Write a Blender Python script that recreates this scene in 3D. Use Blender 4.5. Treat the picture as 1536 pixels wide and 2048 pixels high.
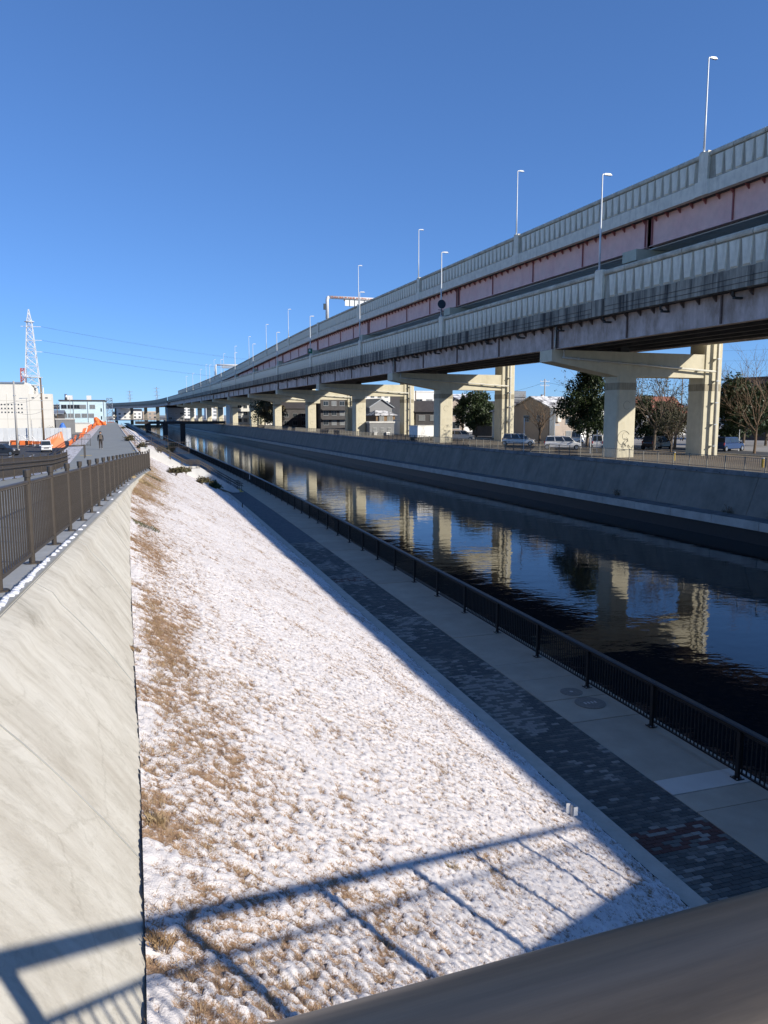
import bpy, bmesh, math, random
import numpy as np
from mathutils import Vector, Matrix
random.seed(7); RNG = np.random.default_rng(7)
for o in list(bpy.data.objects): bpy.data.objects.remove(o)
scene = bpy.context.scene
COL = scene.collection

# ---------------------------------------------------------------- camera
FPX, CX, CY, HOR, VPX, CAMH = 1520., 768., 1024., 829., 278., 7.5
PITCH = math.atan((CY-HOR)/FPX)
YAW = math.atan((CX-VPX)*math.cos(PITCH)/FPX)
FW = np.array([math.sin(YAW)*math.cos(PITCH), math.cos(YAW)*math.cos(PITCH), -math.sin(PITCH)])
RT = np.array([math.cos(YAW), -math.sin(YAW), 0.]); UP = np.cross(RT, FW)
CAM = np.array([0, 0, CAMH])
cam = bpy.data.cameras.new('camera'); camo = bpy.data.objects.new('camera', cam); COL.objects.link(camo)
camo.location = CAM; camo.rotation_euler = (math.pi/2-PITCH, 0, -YAW)
cam.sensor_fit = 'VERTICAL'; cam.sensor_height = 36.; cam.lens = 36.*FPX/2048.
cam.clip_start = .02; cam.clip_end = 9000.
scene.camera = camo
scene.render.resolution_x, scene.render.resolution_y = 768, 1024

def ray(x, y): return FW + RT*((x-CX)/FPX) - UP*((y-CY)/FPX)
def onz(x, y, z):
    d = ray(x, y); return CAM + d*((z-CAMH)/d[2])
def ony(x, y, Y):
    d = ray(x, y); return CAM + d*(Y/d[1])
def dep(x, y, D): return CAM + ray(x, y)*D

# ---------------------------------------------------------------- world, sun, exposure
SUNV = Vector((1.516, -1.455, 1.0)).normalized()
SUN_EL = math.asin(SUNV.z); SUN_AZ = math.atan2(SUNV.x, SUNV.y)
w = bpy.data.worlds.new('World'); scene.world = w; w.use_nodes = True
nt = w.node_tree; bg = nt.nodes['Background']
sky = nt.nodes.new('ShaderNodeTexSky'); sky.sky_type = 'NISHITA'; sky.sun_disc = False
sky.sun_elevation = SUN_EL; sky.sun_rotation = SUN_AZ
sky.air_density = 1.0; sky.dust_density = 0.; sky.ozone_density = 6.0; sky.altitude = 2500
bg.inputs[1].default_value = .12
gam = nt.nodes.new('ShaderNodeGamma'); gam.inputs[1].default_value = .7        # clear winter blue over the whole sky
tint = nt.nodes.new('ShaderNodeMixRGB'); tint.blend_type = 'MULTIPLY'; tint.inputs[0].default_value = 1.; tint.inputs[2].default_value = (.755, 1.085, 1.56, 1)
nt.links.new(sky.outputs[0], gam.inputs[0]); nt.links.new(gam.outputs[0], tint.inputs[1]); nt.links.new(tint.outputs[0], bg.inputs[0])
sun = bpy.data.lights.new('sun', 'SUN'); sun.energy = 4.2; sun.angle = math.radians(.53); sun.color = (1, .93, .82)
suno = bpy.data.objects.new('sun', sun); COL.objects.link(suno)
suno.rotation_euler = SUNV.to_track_quat('Z', 'Y').to_euler(); suno.location = (60, -60, 80)
vs = scene.view_settings; vs.view_transform = 'Standard'; vs.look = 'None'; vs.exposure = .45; vs.gamma = 1; vs.use_curve_mapping = False

# ---------------------------------------------------------------- materials
MATS = {}
def mat(name, col, rough=.8, metal=0., var=.25, scale=3., col2=None, bump=0., bscale=20., stretch=None, spec=.5, rnd=0., detail=6., thresh=None):
    """procedural surface: base colour varied by object-space noise, optional second colour, bump"""
    if name in MATS: return MATS[name]
    m = bpy.data.materials.new(name); m.use_nodes = True; t = m.node_tree; L = t.links.new
    b = t.nodes['Principled BSDF']; b.inputs['Roughness'].default_value = rough; b.inputs['Metallic'].default_value = metal
    b.inputs['Specular IOR Level'].default_value = spec
    tc = t.nodes.new('ShaderNodeTexCoord'); mp = t.nodes.new('ShaderNodeMapping')
    L(tc.outputs['Object'], mp.inputs[0])
    if stretch: mp.inputs['Scale'].default_value = stretch
    n = t.nodes.new('ShaderNodeTexNoise'); n.inputs['Scale'].default_value = scale; n.inputs['Detail'].default_value = detail; n.inputs['Roughness'].default_value = .65
    L(mp.outputs[0], n.inputs[0])
    r = t.nodes.new('ShaderNodeValToRGB')
    lo, hi = thresh or (.3, .72)
    r.color_ramp.elements[0].position = lo; r.color_ramp.elements[1].position = hi
    c2 = col2 or tuple(c*(1-var) for c in col); c1 = col if col2 else tuple(min(1, c*(1+var*.5)) for c in col)
    r.color_ramp.elements[0].color = (*c2, 1); r.color_ramp.elements[1].color = (*c1, 1)
    L(n.outputs[0], r.inputs[0]); out = r.outputs[0]
    if rnd:
        oi = t.nodes.new('ShaderNodeObjectInfo'); mm = t.nodes.new('ShaderNodeMapRange')
        mm.inputs[3].default_value = 1-rnd; mm.inputs[4].default_value = 1+rnd; L(oi.outputs['Random'], mm.inputs[0])
        hv = t.nodes.new('ShaderNodeHueSaturation'); L(mm.outputs[0], hv.inputs['Value']); L(out, hv.inputs['Color']); out = hv.outputs[0]
    L(out, b.inputs['Base Color'])
    if bump:
        n2 = t.nodes.new('ShaderNodeTexNoise'); n2.inputs['Scale'].default_value = bscale; n2.inputs['Detail'].default_value = 5
        L(tc.outputs['Object'], n2.inputs[0])
        bp = t.nodes.new('ShaderNodeBump'); bp.inputs['Strength'].default_value = bump; bp.inputs['Distance'].default_value = .02
        L(n2.outputs[0], bp.inputs['Height']); L(bp.outputs[0], b.inputs['Normal'])
    MATS[name] = m; return m

def streak_mat(name, base, stain, amount=(.42, .62), sx=(2.2, 2.2, .12), rough=.85, fine=.12, bump=.15):
    """concrete or steel with vertical weather streaks in object space"""
    m = bpy.data.materials.new(name); m.use_nodes = True; t = m.node_tree; L = t.links.new
    b = t.nodes['Principled BSDF']; b.inputs['Roughness'].default_value = rough
    tc = t.nodes.new('ShaderNodeTexCoord'); mp = t.nodes.new('ShaderNodeMapping'); mp.inputs['Scale'].default_value = sx
    L(tc.outputs['Object'], mp.inputs[0])
    n = t.nodes.new('ShaderNodeTexNoise'); n.inputs['Scale'].default_value = 1.; n.inputs['Detail'].default_value = 8; n.inputs['Roughness'].default_value = .7
    L(mp.outputs[0], n.inputs[0])
    r = t.nodes.new('ShaderNodeValToRGB'); r.color_ramp.elements[0].position, r.color_ramp.elements[1].position = amount
    r.color_ramp.elements[0].color = (*stain, 1); r.color_ramp.elements[1].color = (*base, 1); L(n.outputs[0], r.inputs[0])
    n2 = t.nodes.new('ShaderNodeTexNoise'); n2.inputs['Scale'].default_value = 1.3; n2.inputs['Detail'].default_value = 9; L(tc.outputs['Object'], n2.inputs[0])
    mr = t.nodes.new('ShaderNodeMapRange'); mr.inputs[1].default_value = .3; mr.inputs[2].default_value = .7; mr.inputs[3].default_value = 1-fine; mr.inputs[4].default_value = 1+fine
    L(n2.outputs[0], mr.inputs[0])
    hv = t.nodes.new('ShaderNodeHueSaturation'); L(mr.outputs[0], hv.inputs['Value']); L(r.outputs[0], hv.inputs['Color']); L(hv.outputs[0], b.inputs['Base Color'])
    if bump:
        n3 = t.nodes.new('ShaderNodeTexNoise'); n3.inputs['Scale'].default_value = 14; n3.inputs['Detail'].default_value = 6; L(tc.outputs['Object'], n3.inputs[0])
        bp = t.nodes.new('ShaderNodeBump'); bp.inputs['Strength'].default_value = bump; bp.inputs['Distance'].default_value = .02
        L(n3.outputs[0], bp.inputs['Height']); L(bp.outputs[0], b.inputs['Normal'])
    MATS[name] = m; return m

M = dict(
 brown=mat('brown_metal', (.075, .062, .05), .45, .2, .2, 6),
 black=mat('black_metal', (.008, .008, .0095), .38, .2, .2, 6),
 steel=mat('galvanised_steel', (.55, .57, .58), .38, .85, .15, 3),
 whitep=mat('white_paint', (.78, .78, .76), .45, 0, .08, 2),
 lampw=mat('lamp_grey_paint', (.72, .74, .74), .4, .1, .08, 2),
 promc=mat('promenade_concrete', (.345, .30, .225), .85, 0, .16, 1.2, bump=.2, rnd=.07),
 promw=mat('new_concrete', (.5, .46, .39), .85, 0, .1, 1.5, bump=.15),
 kerb=mat('kerb_concrete', (.46, .42, .35), .85, 0, .18, 2.5, bump=.25),
 path=mat('path_asphalt', (.27, .28, .265), .9, 0, .12, .8, bump=.2, bscale=60),
 ledge=mat('ledge_concrete', (.40, .40, .38), .85, 0, .2, 2., bump=.25),
 pav_d=mat('paver_dark', (.058, .063, .058), .8, 0, .22, 9, bump=.3, bscale=60, rnd=.16),
 pav_m=mat('paver_mid', (.10, .10, .088), .8, 0, .22, 9, bump=.3, bscale=60, rnd=.16),
 pav_l=mat('paver_light', (.205, .20, .175), .8, 0, .2, 9, bump=.3, bscale=60, rnd=.14),
 pav_r=mat('paver_red', (.078, .03, .021), .8, 0, .25, 9, bump=.3, bscale=60, rnd=.14),
 sand=mat('paver_bedding', (.022, .024, .026), .95, 0, .3, 20),
 wall=streak_mat('canal_wall_concrete', (.25, .23, .19), (.17, .155, .125), (.35, .65), (.5, .5, .12)),
 wall_b=streak_mat('canal_wall_cap', (.22, .23, .23), (.12, .125, .125), (.35, .6), (.8, .8, .4)),
 wetw=mat('wet_wall', (.010, .010, .009), .5, 0, .4, 2),
 shelf=mat('shelf_concrete', (.48, .46, .40), .85, 0, .3, .9, bump=.2),
 barrier=streak_mat('barrier_concrete', (.46, .43, .34), (.28, .255, .195), (.34, .6), (1.2, 1.2, .2)),
 plate=streak_mat('barrier_plate', (.84, .78, .62), (.64, .58, .44), (.3, .55), (1.4, 1.4, .3), .7),
 cap=streak_mat('barrier_cap', (.66, .61, .48), (.42, .38, .29), (.38, .6), (.8, .8, .8)),
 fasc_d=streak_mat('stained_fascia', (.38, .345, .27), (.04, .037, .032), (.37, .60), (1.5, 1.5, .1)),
 fasc=streak_mat('upper_fascia', (.76, .71, .58), (.58, .54, .44), (.3, .5), (1.2, 1.2, .15)),
 girder=streak_mat('faded_girder', (.60, .49, .44), (.33, .245, .19), (.36, .60), (.8, .8, .35), .6, .1, .05),
 pink=streak_mat('pink_girder', (.92, .56, .46), (.84, .46, .385), (.32, .6), (.5, .5, .3), .55, .06, .03),
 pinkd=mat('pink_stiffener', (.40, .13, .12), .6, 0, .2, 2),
 girdd=mat('rusty_stiffener', (.17, .12, .10), .7, 0, .35, 3),
 soffit=mat('soffit_panel', (.78, .77, .72), .5, .1, .12, .6),
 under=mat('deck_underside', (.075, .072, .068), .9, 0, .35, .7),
 pier=streak_mat('pier_concrete', (.64, .59, .44), (.54, .49, .35), (.28, .5), (.7, .7, .12), .85, .07, .1),
 pierb=streak_mat('pier_band', (.43, .38, .27), (.27, .235, .165), (.35, .6), (9, 9, .4), .85, .1, .2),
 pipe=mat('drain_pipe', (.60, .58, .50), .5, 0, .15, 2),
 asphalt=mat('asphalt', (.055, .056, .058), .9, 0, .25, .5, bump=.15),
 dirt=mat('dry_ground', (.22, .17, .115), .95, 0, .4, .35, col2=(.12, .10, .075)),
 farland=mat('town_ground', (.30, .285, .26), .95, 0, .35, .05),
 snowg=mat('patchy_snow', (.82, .80, .80), .8, 0, .3, 5., col2=(.34, .27, .2), detail=12, thresh=(.40, .56), bump=.6, bscale=30),
 planter=mat('white_planter', (.62, .61, .58), .8, 0, .15, 1.5),
 leaf=mat('evergreen_leaf', (.055, .085, .022), .55, 0, .5, 1.2, col2=(.018, .034, .012)),
 leaf2=mat('shrub_leaf', (.085, .09, .035), .6, 0, .4, 2., col2=(.10, .065, .035)),
 leaf3=mat('sparse_leaf', (.10, .095, .045), .6, 0, .4, 2., col2=(.05, .055, .025)),
 bark=mat('bark', (.17, .13, .095), .9, 0, .35, 8),
 twig=mat('twig', (.20, .135, .085), .9, 0, .3, 8),
 orange=mat('orange_paint', (.80, .19, .045), .55, 0, .18, 2),
 stripeb=mat('barricade_black', (.03, .028, .026), .6, 0, .2, 2),
 cream=mat('cream_cladding', (.76, .73, .65), .75, 0, .05, .4),
 creamd=mat('cream_joint', (.52, .49, .42), .8, 0, .1, 1),
 pale=mat('pale_blue_wall', (.60, .76, .80), .75, 0, .06, .3),
 glass=mat('window_glass', (.03, .038, .045), .12, 0, .3, .8, spec=.7),
 frame=mat('window_frame', (.42, .43, .43), .45, .4, .1, 2),
 curtain=mat('curtained_glass', (.24, .25, .25), .2, 0, .25, 1.2),
 grey=mat('grey_siding', (.23, .235, .24), .8, 0, .12, .8),
 beige=mat('beige_stucco', (.42, .35, .29), .85, 0, .1, .8),
 whitew=mat('white_stucco', (.74, .73, .69), .85, 0, .07, .6),
 brownw=mat('brown_boards', (.22, .14, .075), .8, 0, .3, 1., stretch=(1, 1, 6)),
 darkw=mat('dark_cladding', (.085, .08, .08), .8, 0, .25, .8),
 redw=mat('red_brick_wall', (.30, .10, .075), .85, 0, .25, 2.),
 roofg=mat('grey_metal_roof', (.30, .33, .36), .5, .3, .2, .6),
 roofd=mat('dark_tile_roof', (.065, .06, .065), .7, 0, .3, 1.5),
 roofr=mat('red_tile_roof', (.33, .12, .075), .8, 0, .3, 1.),
 roofs=mat('snowy_roof', (.80, .80, .82), .7, 0, .3, .8, col2=(.16, .16, .17), thresh=(.42, .55)),
 tarp=mat('blue_tarp', (.06, .20, .62), .5, 0, .3, 1.2),
 carw=mat('white_car_paint', (.80, .80, .80), .22, 0, .03, 1.),
 cars=mat('silver_car_paint', (.50, .51, .52), .25, .5, .05, 1.),
 card=mat('dark_car_paint', (.035, .037, .042), .22, .2, .1, 1.),
 carb=mat('blue_car_paint', (.04, .07, .16), .25, .3, .1, 1.),
 tyre=mat('tyre_rubber', (.02, .02, .02), .85, 0, .2, 5),
 rim=mat('wheel_rim', (.45, .46, .47), .35, .8, .1, 3),
 lampg=mat('headlamp_glass', (.7, .7, .7), .1, .3, .1, 4),
 red=mat('tail_lamp', (.35, .02, .02), .2, 0, .1, 4),
 plasb=mat('black_plastic', (.025, .025, .026), .55, 0, .2, 5),
 poleg=mat('concrete_pole', (.40, .39, .37), .8, 0, .12, 2),
 polew=mat('wooden_pole', (.19, .135, .09), .85, 0, .25, 3, stretch=(4, 4, .4)),
 towerw=mat('tower_white', (.74, .75, .75), .5, .2, .1, 1),
 towerr=mat('tower_red', (.52, .13, .09), .55, .1, .1, 1),
 wire=mat('wire', (.04, .04, .045), .6, 0, .1, 1),
 panelw=mat('white_hoarding', (.62, .64, .65), .5, .1, .08, .8, rnd=.06),
 yellow=mat('yellow_tactile', (.62, .42, .05), .7, 0, .2, 3),
 signb=mat('sign_back', (.035, .05, .06), .5, .3, .2, 2),
 green=mat('green_sign', (.02, .16, .08), .5, 0, .1, 2),
 rust=mat('rust_marks', (.48, .16, .07), .8, 0, .3, 5),
 graf=mat('graffiti_paint', (.12, .12, .11), .8, 0, .3, 5),
 manh=mat('manhole_lid', (.20, .175, .14), .8, 0, .3, 12, bump=.5, bscale=50),
 bridged=mat('footbridge_steel', (.05, .04, .036), .7, .2, .3, 1.5),
 cloth_d=mat('dark_cloth', (.022, .022, .026), .85, 0, .25, 9),
 cloth_b=mat('brown_cloth', (.045, .036, .032), .85, 0, .25, 9),
 pack=mat('grey_brown_pack', (.13, .105, .085), .8, 0, .25, 12),
 skin=mat('skin', (.45, .27, .19), .6, 0, .1, 9),
 shoe=mat('pale_shoe', (.55, .53, .50), .7, 0, .15, 9),
)
# ---------------------------------------------------------------- mesh helpers
class MB:
    def __init__(s): s.v = []; s.f = []; s.m = []
    def add(s, vs, fs, mi=0):
        o = len(s.v); s.v += [tuple(map(float, p)) for p in vs]; s.f += [tuple(i+o for i in f) for f in fs]; s.m += [mi]*len(fs); return s
    def box(s, x0, x1, y0, y1, z0, z1, mi=0):
        return s.add([(x0,y0,z0),(x1,y0,z0),(x1,y1,z0),(x0,y1,z0),(x0,y0,z1),(x1,y0,z1),(x1,y1,z1),(x0,y1,z1)],
                     [(3,2,1,0),(4,5,6,7),(0,1,5,4),(1,2,6,5),(2,3,7,6),(3,0,4,7)], mi)
    def cbox(s, c, h, mi=0): return s.box(c[0]-h[0], c[0]+h[0], c[1]-h[1], c[1]+h[1], c[2]-h[2], c[2]+h[2], mi)
    def prism(s, a, b, mi=0):
        """two equal rings -> closed solid"""
        n = len(a)
        return s.add(list(a)+list(b), [tuple(range(n))[::-1], tuple(range(n, 2*n))]+[(i, (i+1)%n, n+(i+1)%n, n+i) for i in range(n)], mi)
    def bar(s, p, q, w, h=None, mi=0, up=(0,0,1)):
        p, q = Vector(p), Vector(q); d = (q-p).normalized(); u = Vector(up)
        if abs(d.dot(u)) > .98: u = Vector((0,1,0)) if abs(d.y) < .9 else Vector((1,0,0))
        r = d.cross(u).normalized(); u = r.cross(d); h = h or w
        ring = lambda c: [c+r*sx*w/2+u*sz*h/2 for sx, sz in ((-1,-1),(1,-1),(1,1),(-1,1))]
        return s.prism(ring(p), ring(q), mi)
    def tube(s, pts, rads, n=8, mi=0, caps=True):
        pts = [Vector(p) for p in pts]
        if not hasattr(rads, '__len__'): rads = [rads]*len(pts)
        rings = []; prev = None
        for i, p in enumerate(pts):
            d = (pts[min(i+1, len(pts)-1)]-pts[max(i-1, 0)])
            d = d.normalized() if d.length > 1e-9 else Vector((0,0,1))
            if prev is None:
                u = Vector((0,0,1)) if abs(d.z) < .9 else Vector((1,0,0))
                r = d.cross(u).normalized()
            else:
                r = (prev-d*prev.dot(d)); r = r.normalized() if r.length > 1e-6 else d.orthogonal().normalized()
            prev = r; u = r.cross(d)
            rings.append([p+(r*math.cos(a)+u*math.sin(a))*rads[i] for a in (2*math.pi*k/n for k in range(n))])
        vs = [v for rg in rings for v in rg]; fs = []
        for i in range(len(pts)-1):
            fs += [(i*n+k, i*n+(k+1)%n, (i+1)*n+(k+1)%n, (i+1)*n+k) for k in range(n)]
        if caps: fs += [tuple(range(n))[::-1], tuple((len(pts)-1)*n+k for k in range(n))]
        return s.add(vs, fs, mi)
    def disc(s, c, r, t, n=16, axis='z', mi=0):
        a = []; b = []
        for k in range(n):
            x, y = r*math.cos(2*math.pi*k/n), r*math.sin(2*math.pi*k/n)
            for L_, off in ((a, -t/2), (b, t/2)):
                L_.append({'z': (c[0]+x, c[1]+y, c[2]+off), 'y': (c[0]+x, c[1]-off, c[2]+y), 'x': (c[0]+off, c[1]+x, c[2]+y)}[axis])
        return s.prism(a, b, mi)
    def sweep(s, prof, path, mi=0, closed=True):
        """cross-section prof [(o,z)] swept along path [(x,y,z)]; o is to the right of travel"""
        rings = []; P = [Vector(p) for p in path]
        for i, p in enumerate(P):
            d = P[min(i+1, len(P)-1)]-P[max(i-1, 0)]; d.z = 0; d.normalize(); r = Vector((d.y, -d.x, 0))
            rings.append([p+r*o+Vector((0,0,z)) for o, z in prof])
        n = len(prof); vs = [v for r_ in rings for v in r_]; fs = []
        for i in range(len(P)-1):
            fs += [(i*n+k, (i+1)*n+k, (i+1)*n+(k+1)%n, i*n+(k+1)%n) for k in range(n if closed else n-1)]
        if closed: fs += [tuple(range(n)), tuple((len(P)-1)*n+k for k in range(n))[::-1]]
        return s.add(vs, fs, mi)
    def mesh(s, name, mats):
        me = bpy.data.meshes.new(name); me.from_pydata(s.v, [], s.f)
        for m in (mats if isinstance(mats, (list, tuple)) else [mats]): me.materials.append(m)
        if any(s.m): me.polygons.foreach_set('material_index', s.m)
        me.update()
        bm = bmesh.new(); bm.from_mesh(me); bmesh.ops.recalc_face_normals(bm, faces=bm.faces); bm.to_mesh(me); bm.free()
        return me
    def build(s, name, mats, parent=None, smooth=False, kind=None, loc=None):
        me = s.mesh(name, mats)
        if smooth: me.shade_smooth()
        return place(name, me, parent, loc, kind)
def place(name, me, parent=None, loc=None, kind=None, rz=None):
    o = bpy.data.objects.new(name, me); COL.objects.link(o)
    if parent: o.parent = parent
    if loc is not None: o.location = loc
    if rz: o.rotation_euler = (0, 0, rz)
    if kind: o['kind'] = kind
    return o
def thing(name, label, cat, loc=(0,0,0), rz=0., group=None):
    o = bpy.data.objects.new(name, None); COL.objects.link(o); o.location = loc; o.rotation_euler = (0, 0, rz); o.empty_display_size = .2
    return tag(o, label, cat, group)
def tag(o, label, cat, group=None):
    o['label'] = label; o['category'] = cat
    if group: o['group'] = group
    return o
def struct(name, mb, mats, smooth=False):
    return mb.build(name, mats, None, smooth, 'structure')
def copy_tree(o, parent=None):
    c = o.copy(); COL.objects.link(c); c.parent = parent
    for ch in list(o.children): copy_tree(ch, c)
    return c

def vnoise(x, y, seed=0):
    """smooth value noise 0..1 on arrays"""
    xi = np.floor(x).astype(np.int64); yi = np.floor(y).astype(np.int64); fx = x-xi; fy = y-yi
    fx = fx*fx*(3-2*fx); fy = fy*fy*(3-2*fy)
    def h(a, b):
        n = (a*374761393 + b*668265263 + seed*1442695041) & 0xFFFFFFFF
        n = ((n ^ (n >> 13))*1274126177) & 0xFFFFFFFF
        return ((n ^ (n >> 16)) & 0xFFFF)/65535.
    return (h(xi,yi)*(1-fx)+h(xi+1,yi)*fx)*(1-fy)+(h(xi,yi+1)*(1-fx)+h(xi+1,yi+1)*fx)*fy
def fbm(x, y, oct=4, seed=0):
    s = 0; a = .5; t = 0
    for k in range(oct): s = s+a*vnoise(x*2**k+k*17.3, y*2**k-k*9.1, seed+k); t += a; a *= .5
    return s/t
def raw_mesh(name, V, Fq, mats, attr=None):
    """fast mesh from numpy verts and equal-length faces"""
    me = bpy.data.meshes.new(name); k = Fq.shape[1]
    me.vertices.add(len(V)); me.vertices.foreach_set('co', V.astype(np.float32).ravel())
    me.loops.add(Fq.size); me.loops.foreach_set('vertex_index', Fq.astype(np.int32).ravel())
    me.polygons.add(len(Fq)); me.polygons.foreach_set('loop_start', np.arange(0, Fq.size, k, dtype=np.int32))
    for m in mats: me.materials.append(m)
    me.update(calc_edges=True)
    if attr is not None:
        a = me.attributes.new('snow', 'FLOAT', 'POINT'); a.data.foreach_set('value', attr.astype(np.float32))
    return me

# ---------------------------------------------------------------- layout functions
def bend(Y):      # promenade and canal, left side
    if Y < 55: return 0.
    if Y < 100: return -.033*(Y-55)**2/90.
    return -.7425-.033*(Y-100)
def pbend(Y): return 0. if Y < 48 else -.033*(Y-48)
VA = math.atan(.037)                  # viaduct and right bank are turned by this angle
def W(u, v, z=0.): return (u*math.cos(VA)-v*math.sin(VA), u*math.sin(VA)+v*math.cos(VA), z)
def UV(X, Y): return (X*math.cos(VA)+Y*math.sin(VA), -X*math.sin(VA)+Y*math.cos(VA))
def rampz(Y): return max(4.1, 6.08-.0405*Y)
def fenceX(Y): return float(np.interp(Y, [-8, 0, 10, 20, 31, 40, 46, 51.5, 53], [-1.95, -1.68, -1.33, -1.0, -.64, -.24, .1, .52, .60]))
def lawnz(X, Y=0.): return .1+(7.65+bend(Y)-X)*(4.0/7.05)
def leftX(Y): return float(np.interp(Y, [-10, 25, 37.5, 54], [-8.6, -7.1, -6.06, -4.66])) if Y < 54 else -4.66+pbend(Y)-pbend(54)
GZ_L, GZ_R, WZ = 1.5, 3.1, -1.85
Ys = list(np.concatenate([np.arange(-40, 60, 4), np.arange(60, 120, 6), np.arange(120, 400, 20), np.arange(400, 721, 40)]))

# ================================================================= SETTING
# water, banks, ground sheets
def strip(name, fa, fb, mats, ys=Ys, smooth=False):
    """sheet between two lines fa(Y), fb(Y) -> (x,z)"""
    mb = MB(); vs = []
    for Y in ys:
        a, b = fa(Y), fb(Y); vs += [(a[0], Y, a[1]), (b[0], Y, b[1])]
    mb.add(vs, [(2*i, 2*i+1, 2*i+3, 2*i+2) for i in range(len(ys)-1)])
    return struct(name, mb, mats, smooth)
wm = bpy.data.materials.new('canal_water'); wm.use_nodes = True; t = wm.node_tree; L = t.links.new
b = t.nodes['Principled BSDF']; b.inputs['Base Color'].default_value = (.006, .010, .012, 1); b.inputs['Roughness'].default_value = .015; b.inputs['IOR'].default_value = 1.333
tc = t.nodes.new('ShaderNodeTexCoord'); hs = []
for sc, st in (((.55, .8, 1), 1.), ((2.1, 3.2, 1), .28), ((7., 9., 1), .05)):
    mp = t.nodes.new('ShaderNodeMapping'); mp.inputs['Scale'].default_value = sc; mp.inputs['Rotation'].default_value = (0, 0, .5); L(tc.outputs['Object'], mp.inputs[0])
    n = t.nodes.new('ShaderNodeTexNoise'); n.inputs['Scale'].default_value = 1.; n.inputs['Detail'].default_value = 2; L(mp.outputs[0], n.inputs[0])
    mu = t.nodes.new('ShaderNodeMath'); mu.operation = 'MULTIPLY'; mu.inputs[1].default_value = st; L(n.outputs[0], mu.inputs[0]); hs.append(mu)
ad = t.nodes.new('ShaderNodeMath'); L(hs[0].outputs[0], ad.inputs[0]); L(hs[1].outputs[0], ad.inputs[1])
ad2 = t.nodes.new('ShaderNodeMath'); L(ad.outputs[0], ad2.inputs[0]); L(hs[2].outputs[0], ad2.inputs[1])
bp = t.nodes.new('ShaderNodeBump'); bp.inputs['Strength'].default_value = 1.; bp.inputs['Distance'].default_value = .013
L(ad2.outputs[0], bp.inputs['Height']); L(bp.outputs[0], b.inputs['Normal'])
strip('water', lambda Y: (8.+bend(Y), WZ), lambda Y: (W(44.6, Y)[0]+1.5, WZ), wm)
strip('canal_bed', lambda Y: (-12.+bend(Y), -3.2), lambda Y: (W(60, Y)[0], -3.2), M['wetw'])

def rsheet(name, prof, mats, v0=-45., v1=700., step=40.):
    """right-bank sweep: prof [(u,z)...] open polyline along v"""
    mb = MB(); vs = []; n = len(prof); vv = list(np.arange(v0, v1, step))+[v1]
    for v in vv: vs += [W(u, v, z) for u, z in prof]
    mb.add(vs, [(i*n+k, i*n+k+1, (i+1)*n+k+1, (i+1)*n+k) for i in range(len(vv)-1) for k in range(n-1)])
    return struct(name, mb, mats)
rsheet('canal_shelf', [(43.95, -3.2), (43.95, -.85), (43.7, -.83), (43.7, -.2), (44.6, -.16), (45.2, -.10)], [M['wetw'], M['shelf'], M['wall_b']])
for p in bpy.data.objects['canal_shelf'].data.polygons: p.material_index = (0, 0, 1, 2, 2)[p.index % 5]
shf = thing('shelf_blocks', 'row of pale concrete blocks edging the shelf below the far canal wall', 'edging', (0, 0, 0), VA)
for k in range(60):
    v = 14.+k*4.6; o = MB().box(43.60, 43.69, v+.02, v+4.58, -.80, -.17+.012*math.sin(k*2.3)).build('block', M['shelf'], shf)
wallb = thing('canal_wall', 'long sloping concrete revetment wall along the far bank of the canal', 'wall', (0, 0, 0), VA)
vj = [-45.]+[UV(*onz(x, 940, 1.)[:2])[1] for x in (1490,)]  # first joint near the frame edge
joints = sorted(set([-45., -30., -15., 0., 13.]+[float(v) for v in np.arange(24., 330., 10.2)]+[float(v) for v in np.arange(335, 701, 40.)]))
for a, c in zip(joints[:-1], joints[1:]):
    m_ = MB(); g = .02
    ring = lambda v: [(45.2, v, -.3), (45.2, v, -.08), (46.22, v, 2.72), (46.22, v, 2.78), (47.0, v, 2.78), (47.0, v, -.3)]
    m_.prism(ring(a+g), ring(c-g)); m_.build('wall_panel', M['wall'], wallb)
    m_ = MB(); ring = lambda v: [(46.12, v, 2.785), (46.12, v, 2.93), (46.2, v, 2.95), (46.2, v, 3.15), (46.6, v, 3.15), (46.6, v, 2.785)]
    m_.prism(ring(a+g), ring(c-g)); m_.build('coping', M['wall_b'], wallb)
    for k in range(4):
        v = a+(k+.5)*(c-a)/4
        if 20 < v < 110: MB().box(46.10, 46.125, v-.06, v+.06, 2.83, 2.90).build('weep_hole', M['stripeb'], wallb)

# right-hand ground: strip under the viaduct, road, town
mb = MB(); mb.add([W(46.55, -45, GZ_R), W(64.5, -45, GZ_R), W(64.5, 700, GZ_R), W(46.55, 700, GZ_R)], [(0,1,2,3)]); struct('viaduct_verge', mb, M['dirt'])
mb = MB(); mb.add([W(64.5, -45, GZ_R-.004), W(73, -45, GZ_R-.004), W(73, 700, GZ_R-.004), W(64.5, 700, GZ_R-.004)], [(0,1,2,3)]); struct('road', mb, M['asphalt'])
mb = MB(); mb.add([W(72.9, -500, GZ_R-.02), (4200, -500, GZ_R-.02), (4200, 4200, GZ_R-.02), W(72.9, 4200, GZ_R-.02)], [(0,1,2,3)]); struct('town_ground', mb, M['farland'])
MB().box(0, .18, -110, 500, 0, .13).build('road_kerb', M['kerb'], None, kind='structure').location = W(64.4, 65, GZ_R); bpy.data.objects['road_kerb'].rotation_euler[2] = VA
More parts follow.
